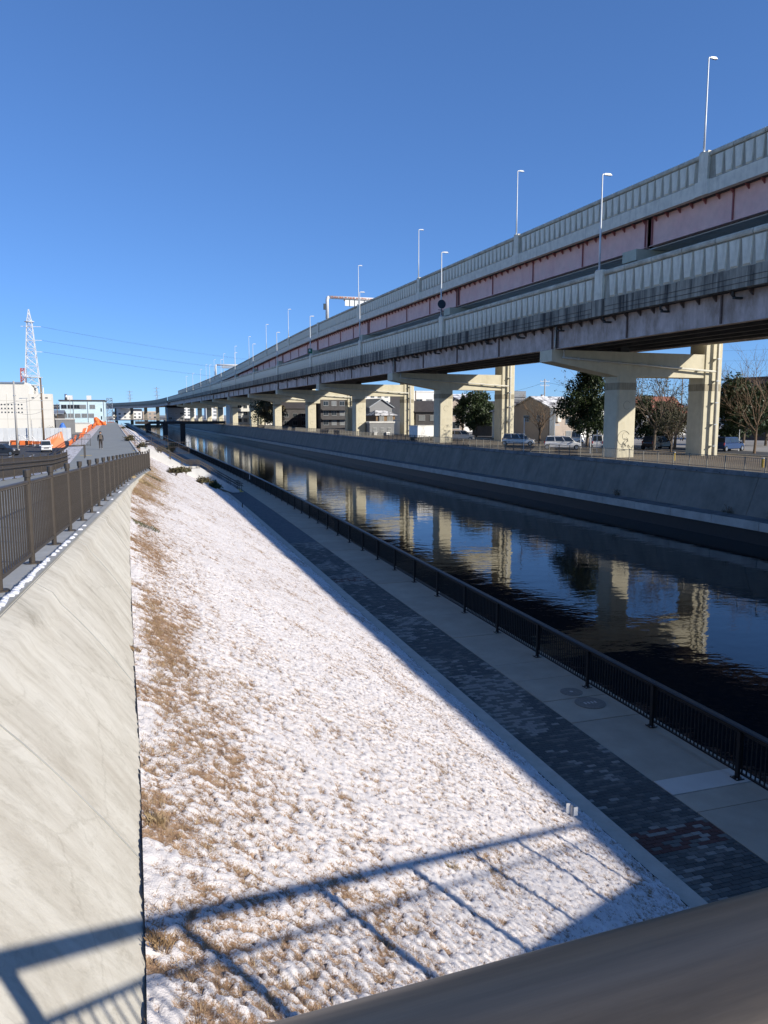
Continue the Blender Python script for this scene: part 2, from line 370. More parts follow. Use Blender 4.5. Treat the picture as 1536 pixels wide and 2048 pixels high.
# far end and left ground
mb = MB(); mb.add([(-80, 700, 2.4), (90, 700, 2.4), (90, 5200, 2.4), (-80, 5200, 2.4)], [(0,1,2,3)]); struct('far_ground', mb, M['farland'])
mb = MB(); mb.add([(-3500, -400, GZ_L), (-8.9, -400, GZ_L), (-8.9, 60, GZ_L), (-9.5, 110, GZ_L), (-20, 420, GZ_L), (-60, 900, GZ_L), (-200, 5200, GZ_L), (-3500, 5200, GZ_L)], [tuple(range(8))]); struct('lower_ground', mb, M['farland'])
mb = MB(); mb.add([(-44, 60, GZ_L+.004), (-8.9, 60, GZ_L+.004), (-9.5, 110, GZ_L+.004), (-12.2, 186, GZ_L+.004), (-44, 186, GZ_L+.004)], [(0,1,2,3,4)]); struct('parking_lot', mb, M['asphalt'])

# promenade
strip('kerb', lambda Y: (7.65+bend(Y), .10), lambda Y: (8.0+bend(Y), .09), M['kerb'])
strip('kerb_face', lambda Y: (8.0+bend(Y), .09), lambda Y: (8.002+bend(Y), -.02), M['kerb'])
strip('paver_bed', lambda Y: (8.0+bend(Y), -.022), lambda Y: (9.8+bend(Y), -.022), M['sand'], [y for y in Ys if y <= 44]+[44.001])
# beyond the built pavers the material takes over
fm = bpy.data.materials.new('far_pavers'); fm.use_nodes = True; t = fm.node_tree; L = t.links.new
br = t.nodes.new('ShaderNodeTexBrick'); tc = t.nodes.new('ShaderNodeTexCoord'); L(tc.outputs['Object'], br.inputs[0])
br.inputs['Color1'].default_value = (.055, .068, .075, 1); br.inputs['Color2'].default_value = (.11, .13, .135, 1); br.inputs['Mortar'].default_value = (.035, .04, .042, 1)
br.inputs['Scale'].default_value = 1; br.inputs['Brick Width'].default_value = .2; br.inputs['Row Height'].default_value = .1; br.inputs['Mortar Size'].default_value = .008
L(br.outputs[0], t.nodes['Principled BSDF'].inputs['Base Color']); t.nodes['Principled BSDF'].inputs['Roughness'].default_value = .85
strip('far_paving', lambda Y: (8.0+bend(Y), -.002), lambda Y: (9.8+bend(Y), -.002), fm, [43.6]+[y for y in Ys if y > 44])
quay = strip('quay_edge', lambda Y: (11.95+bend(Y), -.03), lambda Y: (11.97+bend(Y), -3.2), M['shelf'])
prom = thing('promenade_slabs', 'pale concrete slab strip of the promenade beside the black railing', 'pavement')
sj = [-30, -20, -10, -2, 2.4, 5.1, 7.9, 9.4, 11.15, 11.83, 12.45, 15.59, 17.01, 18.6, 20.04, 23.07]+[23.07+2.9*k for k in range(1, 14)]
for i in range(len(sj)-1):
    a, c = sj[i]+.012, sj[i+1]-.012
    d = -.004*(i % 3)-(.012 if i == 10 else 0)
    MB().box(9.815, 11.95, a, c, -.16, d).build('slab', M['promw'] if i == 9 else M['promc'], prom)
strip('far_slabs', lambda Y: (9.8+bend(Y), -.003), lambda Y: (11.95+bend(Y), -.003), M['promc'], [60.7]+[y for y in Ys if y > 61])
prom['kind'] = 'structure'
for (x, y, r, nm, lab) in ((10.93, 17.42, .30, 'manhole_cover', 'small round manhole cover in the promenade slabs'), (10.97, 16.57, .40, 'manhole_cover', 'larger round manhole cover with pale slots in the promenade slabs')):
    rt = thing(nm, lab, 'manhole cover', (x, y, .0))
    MB().disc((0, 0, .004), r, .012, 28).build('lid', M['manh'], rt)
    if r > .35:
        for k in range(4): MB().box(-.17+k*.1, -.12+k*.1, -.06, .06, .0105, .014).build('slot', M['promw'], rt)
    else: MB().disc((0, 0, .012), .05, .008, 10).build('lifting_plug', M['promw'], rt)
# pavers: the nearest rows are parts, the rest one joined part
pavs = thing('paver_strip', 'dark grey brick paving strip of the promenade with a red band', 'paving'); pavs['kind'] = 'structure'
def paver_mb(): 
    h = .004; a, b_, e = .096, .046, .008
    m_ = MB(); m_.add([(-a,-b_,-.03),(a,-b_,-.03),(a,b_,-.03),(-a,b_,-.03),(-a,-b_,-h),(a,-b_,-h),(a,b_,-h),(-a,b_,-h),(-a+e,-b_+e,0),(a-e,-b_+e,0),(a-e,b_-e,0),(-a+e,b_-e,0)],
      [(0,1,5,4),(1,2,6,5),(2,3,7,6),(3,0,4,7),(4,5,9,8),(5,6,10,9),(6,7,11,10),(7,4,8,11),(8,9,10,11)]); return m_
pm = {k: paver_mb().mesh('paver', M['pav_'+k]) for k in 'dmlr'}
base = paver_mb(); BV = np.array(base.v); BF = base.f
far = MB(); cnt = 0
def paver_kind(X, Y):
    if any(abs(Y-yb) < .36 for yb in (10.55, 33., 55.)): return 'r' if random.random() < .55 else random.choice('ml')
    c = float(fbm(np.array(X*.9), np.array(Y*.55), 3, 5)); q = random.random()
    if c > .52: return 'l' if q < .45 else 'm'
    return 'd' if q < .7 else ('m' if q < .95 else 'l')
order = [(Y, i) for Y in np.arange(9.05, 43.6, .1) for i in range(-1, 9)]
for r_, Y in enumerate(np.arange(8.75, 43.6, .1)):
    for i in range(9):
        X = 8.1+i*.2+(.0 if r_ % 2 else 0)
        X += .1 if r_ % 2 else 0
        hw = 1.
        if X > 9.75: X = 9.75; hw = .45
        k = paver_kind(X, Y); dz = random.uniform(-.003, .002)
        if Y >= 9.1 and cnt < 300 and onz(1536, 1788, 0)[1] < 99:
            o = place('brick', pm[k], pavs, (X, Y, dz)); o.scale.x = hw; cnt += 1
        else:
            far.add(BV*np.array([hw, 1, 1])+np.array([X, Y, dz]), BF, 'dmlr'.index(k))
        if r_ % 2 and i == 0: far.add(BV*np.array([.45, 1, 1])+np.array([8.05, Y, dz]), BF, 'dmlr'.index(paver_kind(X, Y)))
me = bpy.data.meshes.new('bricks'); me.from_pydata(far.v, [], far.f)
for k in 'dmlr': me.materials.append(M['pav_'+k])
me.polygons.foreach_set('material_index', far.m); me.update(); place('bricks', me, pavs, None, 'stuff')

# ramp and embankment path
strip('path', lambda Y: (leftX(Y), rampz(Y)), lambda Y: (fenceX(Y)+.22 if Y < 48 else .55+pbend(Y), rampz(Y)), M['path'], list(np.arange(.6, 60, 2.))+[y for y in Ys if 60 <= y <= 300])
strip('ledge', lambda Y: (fenceX(Y)-.18, rampz(Y)+.004), lambda Y: (fenceX(Y)+.26, rampz(Y)+.004), M['ledge'], list(np.arange(.6, 49., 1.)))
strip('path_edging', lambda Y: (.5+pbend(Y), 4.16), lambda Y: (.68+pbend(Y), 4.15), M['planter'], list(np.arange(52., 300, 6.)))
strip('path_end', lambda Y: (leftX(Y), 4.1), lambda Y: (.55+pbend(Y), 4.1), M['path'], [300, 330, 360])
strip('left_bank', lambda Y: (leftX(Y)-4.6, GZ_L-.05), lambda Y: (leftX(Y)-1.69, rampz(Y)-.14), M['snowg'], list(np.arange(.6, 60, 4.))+[y for y in Ys if 60 <= y <= 360])
strip('left_verge', lambda Y: (leftX(Y)-1.7, rampz(Y)-.14), lambda Y: (leftX(Y)+.02, rampz(Y)-.01), M['snowg'], list(np.arange(.6, 60, 4.))+[y for y in Ys if 60 <= y <= 360])
for px, py in ((172, 911), (275, 901), (163, 938)):
    p = onz(px, py, 4.1); tag(MB().box(-.45, .45, -.15, .15, .003, .012).build('tactile_paving', M['yellow'], None, loc=p), 'short yellow tactile strip at the %s of the asphalt path' % {172: 'left edge', 275: 'right edge', 163: 'ramp foot'}[px], 'paving')
# concrete slope below the ramp fence
cm = bpy.data.materials.new('slope_concrete'); cm.use_nodes = True; t = cm.node_tree; L = t.links.new
b = t.nodes['Principled BSDF']; b.inputs['Roughness'].default_value = .8
tc = t.nodes.new('ShaderNodeTexCoord')
def nz(scale, sc, det=6, rough=.6, dist=0.):
    mp = t.nodes.new('ShaderNodeMapping'); mp.inputs['Scale'].default_value = scale; L(tc.outputs['Object'], mp.inputs[0])
    n = t.nodes.new('ShaderNodeTexNoise'); n.inputs['Scale'].default_value = sc; n.inputs['Detail'].default_value = det; n.inputs['Roughness'].default_value = rough; n.inputs['Distortion'].default_value = dist
    L(mp.outputs[0], n.inputs[0]); return n
def ramp(src, stops):
    r = t.nodes.new('ShaderNodeValToRGB'); e = r.color_ramp.elements
    while len(e) < len(stops): e.new(.5)
    for i, (p, c) in enumerate(stops): e[i].position = p; e[i].color = (*c, 1)
    L(src.outputs[0], r.inputs[0]); return r
def mixm(a, c, mode='MULTIPLY', fac=1.):
    x = t.nodes.new('ShaderNodeMixRGB'); x.blend_type = mode; x.inputs[0].default_value = fac; L(a.outputs[0], x.inputs[1]); L(c.outputs[0], x.inputs[2]); return x
r1 = ramp(nz((.55, 1.6, .55), 1., 8, .7, .8), [(.28, (.42, .385, .32)), (.5, (.54, .51, .44)), (.72, (.67, .645, .575))])
r2 = ramp(nz((.8, 4., .8), 1.3, 10, .75, .4), [(.30, (.84, .835, .82)), (.52, (1, 1, 1))])
r3 = ramp(nz((1, 1, 1), 1.1, 9, .7, .6), [(.30, (.62, .61, .58)), (.42, (1, 1, 1))])
r4 = ramp(nz((1.5, 3., 1.5), 2.2, 10, .75, 1.5), [(.70, (1, 1, 1)), (.78, (.66, .55, .40))])
r5 = ramp(nz((1, 1, 1), 3.2, 10, .8, 2.), [(.36, (.70, .69, .66)), (.50, (1, 1, 1))])
vo = t.nodes.new('ShaderNodeTexVoronoi'); vo.feature = 'DISTANCE_TO_EDGE'; vo.inputs['Scale'].default_value = .55
nd = nz((1, 1, 1), 3., 6, .7); mxv = t.nodes.new('ShaderNodeMixRGB'); mxv.inputs[0].default_value = .22; L(tc.outputs['Object'], mxv.inputs[1]); L(nd.outputs[1], mxv.inputs[2]); L(mxv.outputs[0], vo.inputs['Vector'])
r6 = ramp(vo, [(.0, (.72, .71, .68)), (.006, (1, 1, 1))])
x = mixm(mixm(mixm(mixm(mixm(r1, r2, 'MULTIPLY', .8), r3, 'MULTIPLY', .8), r4, 'MULTIPLY', .7), r5, 'MULTIPLY', .55), r6, 'MULTIPLY', .5)
L(x.outputs[0], b.inputs['Base Color'])
n3 = nz((1, 1, 1), 40, 6); bp = t.nodes.new('ShaderNodeBump'); bp.inputs['Strength'].default_value = .3; bp.inputs['Distance'].default_value = .01
L(n3.outputs[0], bp.inputs['Height']); L(bp.outputs[0], b.inputs['Normal'])
def lineX(Y): return float(np.interp(Y, [0, 4, 7, 10, 17, 31, 36, 50], [-.05, -.06, -.09, -.16, -.28, -.41, -.30, .5]))
def lowX(Y): return max(lineX(Y), fenceX(Y)+.30)
mb = MB(); vs = []; ysl = list(np.arange(.6, 47., .35)); n = 9
for Y in ysl:
    a = (fenceX(Y)+.24, rampz(Y)+.008); c = (lowX(Y)+.05, lawnz(lowX(Y), Y)-.14)
    for k in range(n):
        f = k/(n-1); rd = .05*math.sin(min(1, f*4)*math.pi)*(1 if f < .25 else 0)
        xx = a[0]+(c[0]-a[0])*f; zz = a[1]+(c[1]-a[1])*f + .10*(1-(2*f-1)**2)*min(1, max(0, (a[1]-c[1])))
        if k == 0: zz = a[1]
        vs.append((xx+rd, Y, zz + .012*math.sin(Y*1.7+f*3)*f))
    # joints are modelled as separate grooves below
mb.add(vs, [(i*n+k, i*n+k+1, (i+1)*n+k+1, (i+1)*n+k) for i in range(len(ysl)-1) for k in range(n-1)])
sl = struct('concrete_slope', mb, cm, True)
for Yj in (5.1, 8.7, 12.6, 16.8, 21.4, 26.5):
    i = min(range(len(ysl)), key=lambda q: abs(ysl[q]-Yj)); P = [Vector(vs[i*n+k]) for k in range(n)]; jm = MB()
    for p, q in zip(P[:-1], P[1:]): jm.bar(p+Vector((.004, 0, .001)), q+Vector((.004, 0, .001)), .012, .006)
    jm.build('joint', M['ledge'], sl)
# thin crest kerb with a line of leftover snow
strip('crest_kerb', lambda Y: (fenceX(Y)+.13, rampz(Y)+.03), lambda Y: (fenceX(Y)+.245, rampz(Y)+.03), M['ledge'], list(np.arange(.6, 47., 1.)))
mb = MB()
Y = 5.4
while Y < 30:
    ln = random.uniform(.05, .16); keep = 1. if Y < 10.2 else (.25 if Y < 14 else .06)
    if random.random() < keep:
        x0 = fenceX(Y)+.145+random.uniform(-.01, .01); wd = random.uniform(.05, .085); zz = rampz(Y)+.03
        mb.add([(x0, Y, zz), (x0+wd, Y+.01, zz), (x0+wd, Y+ln, zz), (x0, Y+ln-.01, zz), (x0+.015, Y+.02, zz+.022), (x0+wd-.02, Y+.02, zz+.02), (x0+wd-.02, Y+ln-.02, zz+.02), (x0+.015, Y+ln-.02, zz+.024)],
               [(0,1,5,4),(1,2,6,5),(2,3,7,6),(3,0,4,7),(4,5,6,7)])
    Y += ln+random.uniform(.0, .03)
snowm = mat('snow', (.86, .87, .90), .6, 0, .05, 6, bump=.4, bscale=60)
tag(mb.build('snow_ridge', snowm, None, True, 'stuff'), 'thin broken line of leftover snow on the crest of the concrete slope', 'snow')

# ---- snowy lawn slope
lm = bpy.data.materials.new('snowy_grass'); lm.use_nodes = True; t = lm.node_tree; L = t.links.new
b = t.nodes['Principled BSDF']; b.inputs['Roughness'].default_value = .75; b.inputs['Specular IOR Level'].default_value = .2
tc = t.nodes.new('ShaderNodeTexCoord')
at_ = t.nodes.new('ShaderNodeAttribute'); at_.attribute_name = 'snow'
nf = nz((1, 1, 1), 60, 6, .8); sb = t.nodes.new('ShaderNodeMath'); sb.operation = 'MULTIPLY_ADD'; sb.inputs[1].default_value = 1.35; L(nf.outputs[0], sb.inputs[0])
s2 = t.nodes.new('ShaderNodeMath'); s2.operation = 'ADD'; s2.inputs[1].default_value = -.69; L(at_.outputs['Fac'], s2.inputs[0]); L(s2.outputs[0], sb.inputs[2])
cr = ramp(sb, [(.42, (0, 0, 0)), (.60, (1, 1, 1))])
g1 = ramp(nz((1, 1, 1), 9, 6, .7), [(.3, (.15, .09, .055)), (.55, (.36, .23, .14)), (.75, (.50, .38, .26))])
g2 = ramp(nz((1, 1, 1), 3, 4), [(.3, (.66, .62, .605)), (.7, (.77, .73, .715))])
mx = t.nodes.new('ShaderNodeMixRGB'); L(cr.outputs[0], mx.inputs[0]); L(g1.outputs[0], mx.inputs[1]); L(g2.outputs[0], mx.inputs[2]); L(mx.outputs[0], b.inputs['Base Color'])
nb = nz((1, 1, 1), 70, 4, .6); bp = t.nodes.new('ShaderNodeBump'); bp.inputs['Strength'].default_value = .7; bp.inputs['Distance'].default_value = .02
L(nb.outputs[0], bp.inputs['Height']); L(bp.outputs[0], b.inputs['Normal'])
vbend = np.vectorize(bend); vlow = np.vectorize(lambda Y: lineX(Y)-.02 if Y < 36 else (fenceX(Y)+.28 if Y < 49 else .66+pbend(Y))); vfx = np.vectorize(fenceX)
def cover(X, Y, top):
    """snow cover 0..1: thinner along the upper edge and in wind-blown clumps"""
    d = X-top
    c = .635 + .22*(fbm(X*1.1, Y*.8, 3, 3)-.5) - .25*np.exp(-(d/.95)**2)*(.2+1.2*fbm(X*.9, Y*.55, 3, 9)) 
    c = c + .30*np.exp(-(d/.22)**2)*(fbm(X*.2, Y*2.2, 3, 4) > .42)*(Y < 26)   # snow lip along the concrete
    c = c - .13*np.exp(-((d-.5)/.7)**2)*((Y > 29) & (Y < 46))
    c = c - .10*np.clip((fbm(X*5, Y*1.6, 2, 31)-.6)*6, 0, 1)
    return c
def lawn_base(X, Y, top):
    bot = 7.65+vbend(Y); zt_ = np.where(Y < 49, .1+(bot-top)*(4.0/7.05), 4.08)
    return .1+(bot-X)/(bot-top)*(zt_-.1)
def lawn_patch(name, y0, y1, nx, ny, amp, far=False):
    yy = np.linspace(y0, y1, ny); top = vlow(yy); bot = 7.66+vbend(yy)
    s = np.linspace(0, 1, nx)
    X = top[:, None]+(bot-top)[:, None]*s[None, :]; Y = np.repeat(yy[:, None], nx, 1)
    B = np.repeat(vbend(yy)[:, None], nx, 1); T = np.repeat(top[:, None], nx, 1)
    lump = fbm(X*15, Y*15, 3, 11); fine = fbm(X*30, Y*30, 2, 21)
    rows = .5+.5*np.sin(Y*20+fbm(X*2, Y*2, 2, 44)*9)
    c = cover(X, Y, T)
    sn = c + (.30*(lump-.5)+.55*(fine-.5)+.08*(rows-.5))*(1. if not far else .9)
    Z = lawn_base(X, Y, T) + amp*(np.clip(sn-.42, 0, .3)*.07 + .026*(lump-.5) + .032*(fine-.5) + .05*(fbm(X*2.2, Y*2.2, 2, 71)-.5))
    edge = np.clip(np.minimum(s, 1-s)*12, 0, 1)[None, :]
    Z = Z-(1-edge)*.02
    V = np.stack([X, Y, Z], -1).reshape(-1, 3)
    i = np.arange((ny-1)*nx).reshape(ny-1, nx)[:, :-1].ravel()
    F = np.stack([i, i+1, i+nx+1, i+nx], 1)
    me = raw_mesh(name, V, F, [lm], sn.ravel()); me.shade_smooth()
    return place(name, me, None, None, 'structure')
lawn_patch('lawn', 2.2, 20, 400, 860, 1.)
lawn_patch('lawn', 20, 34, 240, 420, 1.)
lawn_patch('lawn', 34, 74.2, 150, 520, 1.)
lawn_patch('lawn', 77.9, 300, 40, 400, 1., True)
struct('lawn_bed', MB().add([(7.6, .6, -.1), (-.1, .6, 4.2), (-.1, 74, 4.0), (7.6, 74, -.1)], [(0,1,2,3)]), M['dirt'])
# dry grass blades poking through, as one mass
def blades(name, y0, y1, N, hmin, hmax, wd, seed, col_m):
    rg = np.random.default_rng(seed)
    Y = rg.uniform(y0, y1, N*3); top = vlow(Y); X = top+(7.6+vbend(Y)-top)*rg.random(N*3)
    c = cover(X, Y, top) + .9*(fbm(X*15, Y*15, 3, 11)-.5)+.4*(fbm(X*30, Y*30, 2, 21)-.5)
    pr = np.clip((.62-c)*2.6, .05, 1); k = rg.random(N*3) < pr; X, Y = X[k][:N], Y[k][:N]; n = len(X)
    Z = lawn_base(X, Y, vlow(Y))-.01
    h = rg.uniform(hmin, hmax, n); a = rg.uniform(0, 2*np.pi, n); lean = rg.uniform(.2, 1.1, n)*h; wv = wd*rg.uniform(.6, 1.3, n)
    dx, dy = np.cos(a), np.sin(a); P = np.stack([X, Y, Z], 1)
    A = P+np.stack([-dy*wv, dx*wv, 0*h], 1); Bq = P-np.stack([-dy*wv, dx*wv, 0*h], 1)
    C = P+np.stack([dx*lean+.25*h, dy*lean, h-.12*h], 1)
    V = np.stack([A, Bq, C], 1).reshape(-1, 3); F = np.arange(3*n).reshape(-1, 3)
    return place(name, raw_mesh(name, V, F, [col_m]), None, None, 'stuff')
gm = mat('dry_grass', (.42, .29, .15), .8, 0, .4, 4., col2=(.19, .115, .06)); gm2 = mat('pale_dry_grass', (.50, .39, .23), .8, 0, .3, 5., col2=(.30, .22, .12))
gg = mat('green_weed', (.085, .095, .045), .7, 0, .3, 5.)
for nm, a in (('near', (3.2, 13, 80000, .015, .06, .0022, 1, gm)), ('near2', (3.2, 13, 30000, .015, .07, .0022, 2, gm2)), ('mid', (13, 32, 70000, .02, .065, .0035, 3, gm)), ('far', (30, 73.5, 50000, .025, .07, .007, 4, gm2))):
    tag(blades('dry_grass', *a), 'dry tan grass blades showing through the snow on the slope', 'grass')
def tuft(name, label, p, n, h, spread, m_, seed, wd=.006):
    rg = random.Random(seed); mb = MB()
    for k in range(n):
        a = rg.uniform(0, 6.283); r = spread*rg.random()**.7; x, y = r*math.cos(a), r*math.sin(a); hh = h*rg.uniform(.4, 1.); l = hh*rg.uniform(.2, .9); a2 = a+rg.uniform(-.8, .8)
        z0 = -x*.567
        mb.add([(x-wd*math.sin(a2), y+wd*math.cos(a2), z0-.01), (x+wd*math.sin(a2), y-wd*math.cos(a2), z0-.01), (x+l*.5*math.cos(a2)+.4*wd, y+l*.5*math.sin(a2), z0+hh*.75), (x+l*math.cos(a2), y+l*math.sin(a2), z0+hh)], [(0,1,2),(0,2,3)])
    me = bpy.data.meshes.new(name); me.from_pydata(mb.v, [], mb.f); me.materials.append(m_); o = place(name, me, None, p, 'stuff'); return tag(o, label, 'grass')
def onlawn(px, py):
    d = ray(px, py); s_ = 4.0/7.05; tt = (.1+s_*7.65-CAMH)/(s_*d[0]+d[2]); return CAM+d*tt
for k, (px, py, lab) in enumerate(((312, 1640, 'wispy dry grass tuft leaning over the concrete edge, just above the handrail shadow'), (318, 1890, 'dry grass tuft in a bare soil gap inside the handrail shadow'), (905, 1735, 'reddish dry grass tuft alone in the open snow between two post shadows'), (270, 1300, 'dry grass tuft on the snow lip half way up the concrete edge'))):
    tuft('grass_tuft', lab, onlawn(px, py), 160, .05, .07, gm if k % 2 else gm2, k, .0013)
tuft('weed_clump', 'green weed clump at the top of the snowy slope', onlawn(292, 1055), 220, .11, .35, gg, 50, .004)
tuft('weed_clump', 'small dark weed patch below the brown fence end', onlawn(308, 957), 200, .10, .5, gg, 51, .01)
tuft('grass_patch', 'tan dead grass patch under the far end of the brown fence', onlawn(288, 965), 1500, .10, 1.1, gm2, 52, .006)

# small marker stake at the foot of the slope
p = onlawn(1143, 1636)
rt = thing('marker_stake', 'short metal stake with two pale tags at the foot of the snowy slope', 'stake', p)
MB().tube([(0,0,-.1), (0,0,.24)], .022, 8).build('stake', M['steel'], rt)
MB().add([(-.09,.03,.08), (-.03,.01,.08), (-.03,.01,.27), (-.09,.03,.27), (-.09,.034,.08), (-.03,.014,.08), (-.03,.014,.27), (-.09,.034,.27)], [(0,1,2,3),(7,6,5,4),(0,4,5,1),(1,5,6,2),(2,6,7,3),(3,7,4,0)]).build('tag', M['whitep'], rt)
MB().box(.03, .11, -.02, -.016, .04, .2).build('tag', M['whitep'], rt)
p = onlawn(485, 1015); rt = thing('marker_stake', 'tiny dark stake standing in the shaded snow below the stairs', 'stake', p)
MB().tube([(0,0,-.1), (0,0,.35)], .04, 6).build('stake', M['stripeb'], rt)

# ================================================================= FENCES AND RAILINGS
# canal railing
rl = thing('canal_railing', 'long black metal railing with flat handrail along the canal edge', 'railing')
RX = 11.55
prof = [(-.02, 1.04), (.0, 1.02), (.13, 1.02), (.15, 1.04), (.15, 1.075), (.13, 1.10), (.0, 1.10), (-.02, 1.075)]
ysr = list(np.arange(0, 60, 5.))+list(np.arange(60, 120, 4.))+list(np.arange(120, 341, 20.))
MB().sweep(prof, [(RX+bend(Y), Y, 0) for Y in ysr]).build('handrail', M['black'], rl)
MB().sweep([(.0, .96), (.05, .96), (.05, 1.0), (.0, 1.0)], [(RX+.03+bend(Y), Y, 0) for Y in ysr]).build('top_rail', M['black'], rl)
MB().sweep([(.0, .10), (.045, .10), (.045, .14), (.0, .14)], [(RX+.03+bend(Y), Y, 0) for Y in ysr]).build('bottom_rail', M['black'], rl)
pmesh = MB().box(-.03, .03, -.045, .045, .02, 1.02).box(.03, .09, -.02, .02, .2, .98).mesh('post', M['black'])
bmesh_ = MB().box(-.10, .10, -.10, .10, 0, .018).mesh('base_plate', M['black'])
bolt = MB().disc((0, 0, .028), .016, .022, 6).mesh('bolt', M['steel'])
ppos = [12.02-2.8*3+2.8*k for k in range(0, 110)]
for k, Y in enumerate(ppos):
    if Y > 330: break
    o = place('post', pmesh, rl, (RX+bend(Y), Y, 0))
    if Y < 60:
        q = place('base_plate', bmesh_, o)
        if Y < 30:
            for sx, sy in ((-.07, -.07), (-.07, .07), (.07, -.07), (.07, .07)): place('bolt', bolt, o, (sx, sy, 0))
bal = MB().box(-.012, .012, -.012, .012, .13, .97).mesh('baluster', M['black'])
rest = MB(); nb_ = 0; Y = 9.2
while Y < 200:
    if min(abs(Y-q) for q in ppos) > .06:
        if nb_ < 300: place('baluster', bal, rl, (RX+.055+bend(Y), Y, 0)); nb_ += 1
        else: rest.box(RX+.046+bend(Y), RX+.064+bend(Y), Y-.009, Y+.009, .13, .97)
    Y += .12
me = bpy.data.meshes.new('balusters'); me.from_pydata(rest.v, [], rest.f); me.materials.append(M['black']); place('balusters', me, rl, None, 'stuff')
MB().box(-.04, .04, -.012, .0, .5, 1.0).build('notice_plate', M['whitep'], rl, loc=(RX-.05+bend(83), 83.2, 0))

# brown fence beside the ramp
def picket_fence(label, path, post_s, bar_s, h, cap, group=None, nmax=300, barw=.011, bot=.13):
    """path: list of (x,y,z); posts with caps, top tube, bottom rail, bars"""
    rt = thing('picket_fence', label, 'fence', (0,0,0), 0, group)
    P = [Vector(p) for p in path]; seg = [0.]
    for a, c in zip(P[:-1], P[1:]): seg.append(seg[-1]+(c-a).length)
    def at(s):
        s = max(0, min(seg[-1], s))
        i = max(0, min(len(P)-2, int(np.searchsorted(seg, s))-1)); f = (s-seg[i])/(seg[i+1]-seg[i]); return P[i].lerp(P[i+1], f)
    pr = .036 if cap else .03
    pme = MB().tube([(0,0,0), (0,0,.02)], .095, 10).tube([(0,0,0), (0,0,h)], pr, 12).mesh('post', M['brown']); pme.shade_smooth() if False else None
    cme = MB().tube([(0,0,h-.075), (0,0,h+.012)], [pr*1.3, pr*1.3], 12).mesh('post_cap', M['brown'])
    bme = MB().box(-barw, barw, -barw, barw, bot+.02, h-.15).mesh('bar', M['brown'])
    s = 0.; sp = []
    while s <= seg[-1]+.01: sp.append(s); s += post_s
    for s in sp:
        o = place('post', pme, rt, at(s))
        if cap: place('post_cap', cme, o)
    ss = np.arange(0, seg[-1], .5).tolist()+[seg[-1]]
    MB().tube([at(s)+Vector((0,0,h-.14)) for s in ss], .026, 8).build('top_tube', M['brown'], rt, True)
    mb = MB()
    for a, c in zip(ss[:-1], ss[1:]): mb.bar(at(a)+Vector((0,0,bot)), at(c)+Vector((0,0,bot)), .03, .045)
    mb.build('bottom_rail', M['brown'], rt)
    s = bar_s/2; n = 0; rest = MB()
    while s < seg[-1]:
        if min(abs(s-q) for q in sp) > .06:
            p = at(s)
            if n < nmax: place('bar', bme, rt, p); n += 1
            else: rest.box(p.x-barw, p.x+barw, p.y-barw, p.y+barw, p.z+bot+.02, p.z+h-.15)
        s += bar_s
    if rest.v:
        me = bpy.data.meshes.new('bars'); me.from_pydata(rest.v, [], rest.f); me.materials.append(M['brown']); place('bars', me, rt, None, 'stuff')
    return rt, at, seg[-1]
# the first post measured in the photo stands at Y = 10.13
picket_fence('tall brown picket fence with capped round posts on the crest of the concrete slope',
    [(fenceX(Y), Y, rampz(Y)) for Y in [10.13-1.9*4]+list(np.arange(4., 51.6, 1.5))+[52.3]], 1.9, .135, 1.15, True, barw=.0085)
# brown fence on the far side of the ramp, with two handrails on brackets
fr, fat, flen = picket_fence('brown picket fence with two handrails on the parking side of the ramp', [(leftX(Y)+.12, Y, rampz(Y)) for Y in np.arange(53.6, 24, -1.5)], 2.0, .125, 1.12, False, nmax=220)
for hz in (.78, .56):
    MB().tube([fat(s)+Vector((.16, -.02, hz)) for s in np.arange(0, flen, 1.)]+[fat(flen)+Vector((.16, 0, hz))], .024, 8).build('handrail', M['brown'], fr, True)
# stairs from the path down to the promenade
st = thing('garden_stairs', 'concrete stairs with brown handrails down the snowy bank to the promenade', 'stairs')
SY0, SY1 = 74.4, 77.7
def stz(X):   # stair profile with a landing
    return float(np.interp(X, [0.3, .9, 4.2, 5.4, 9.0], [4.1, 4.1, 2.2, 2.2, .0]))
nst = 26; xs = [.9+i*3.3/12 for i in range(12)]+[5.4+i*3.6/14 for i in range(14)]
for i, x0 in enumerate(xs):
    wd = 3.3/12 if i < 12 else 3.6/14; zt = stz(x0)-.0
    MB().box(x0-.02, x0+wd, SY0, SY1, zt-1.0 if zt > 1 else -.05, zt-(1.9/12 if i < 12 else 2.2/14)).build('step', M['promc'], st)
MB().box(4.2, 5.42, SY0, SY1, .9, 2.2).build('landing', M['promc'], st)
MB().box(.0, .92, SY0, SY1, 3., 4.095).build('landing', M['promc'], st)
for yy in (SY0-.22, SY1+.02):
    mb = MB(); pr = [(0., 4.35), (.9, 4.35), (4.2, 2.4), (5.4, 2.4), (9., .2), (9., -.3), (5.4, 1.2), (0., 3.2)]
    mb.prism([(x, yy, z) for x, z in pr], [(x, yy+.2, z) for x, z in pr]); mb.build('side_wall', M['planter'], st)
for yy in (SY0+.06, (SY0+SY1)/2, SY1-.06):
    for hz in (.62, .85):
        pts = [(.5, yy, 4.1+hz), (.9, yy, 4.1+hz), (4.2, yy, 2.2+hz), (5.4, yy, 2.2+hz), (9.0, yy, hz+.02), (9.35, yy, hz+.02), (9.4, yy, hz-.08)]
        MB().tube(pts, .036, 8).build('handrail', M['brown'], st, True)
    for X in (.5, 1.6, 2.7, 3.8, 4.6, 5.3, 6.3, 7.3, 8.2, 8.9, 9.25): MB().tube([(X, yy, max(0, stz(X))-.1), (X, yy, max(0, stz(X))+.85)], .024, 8).build('post', M['brown'], st)
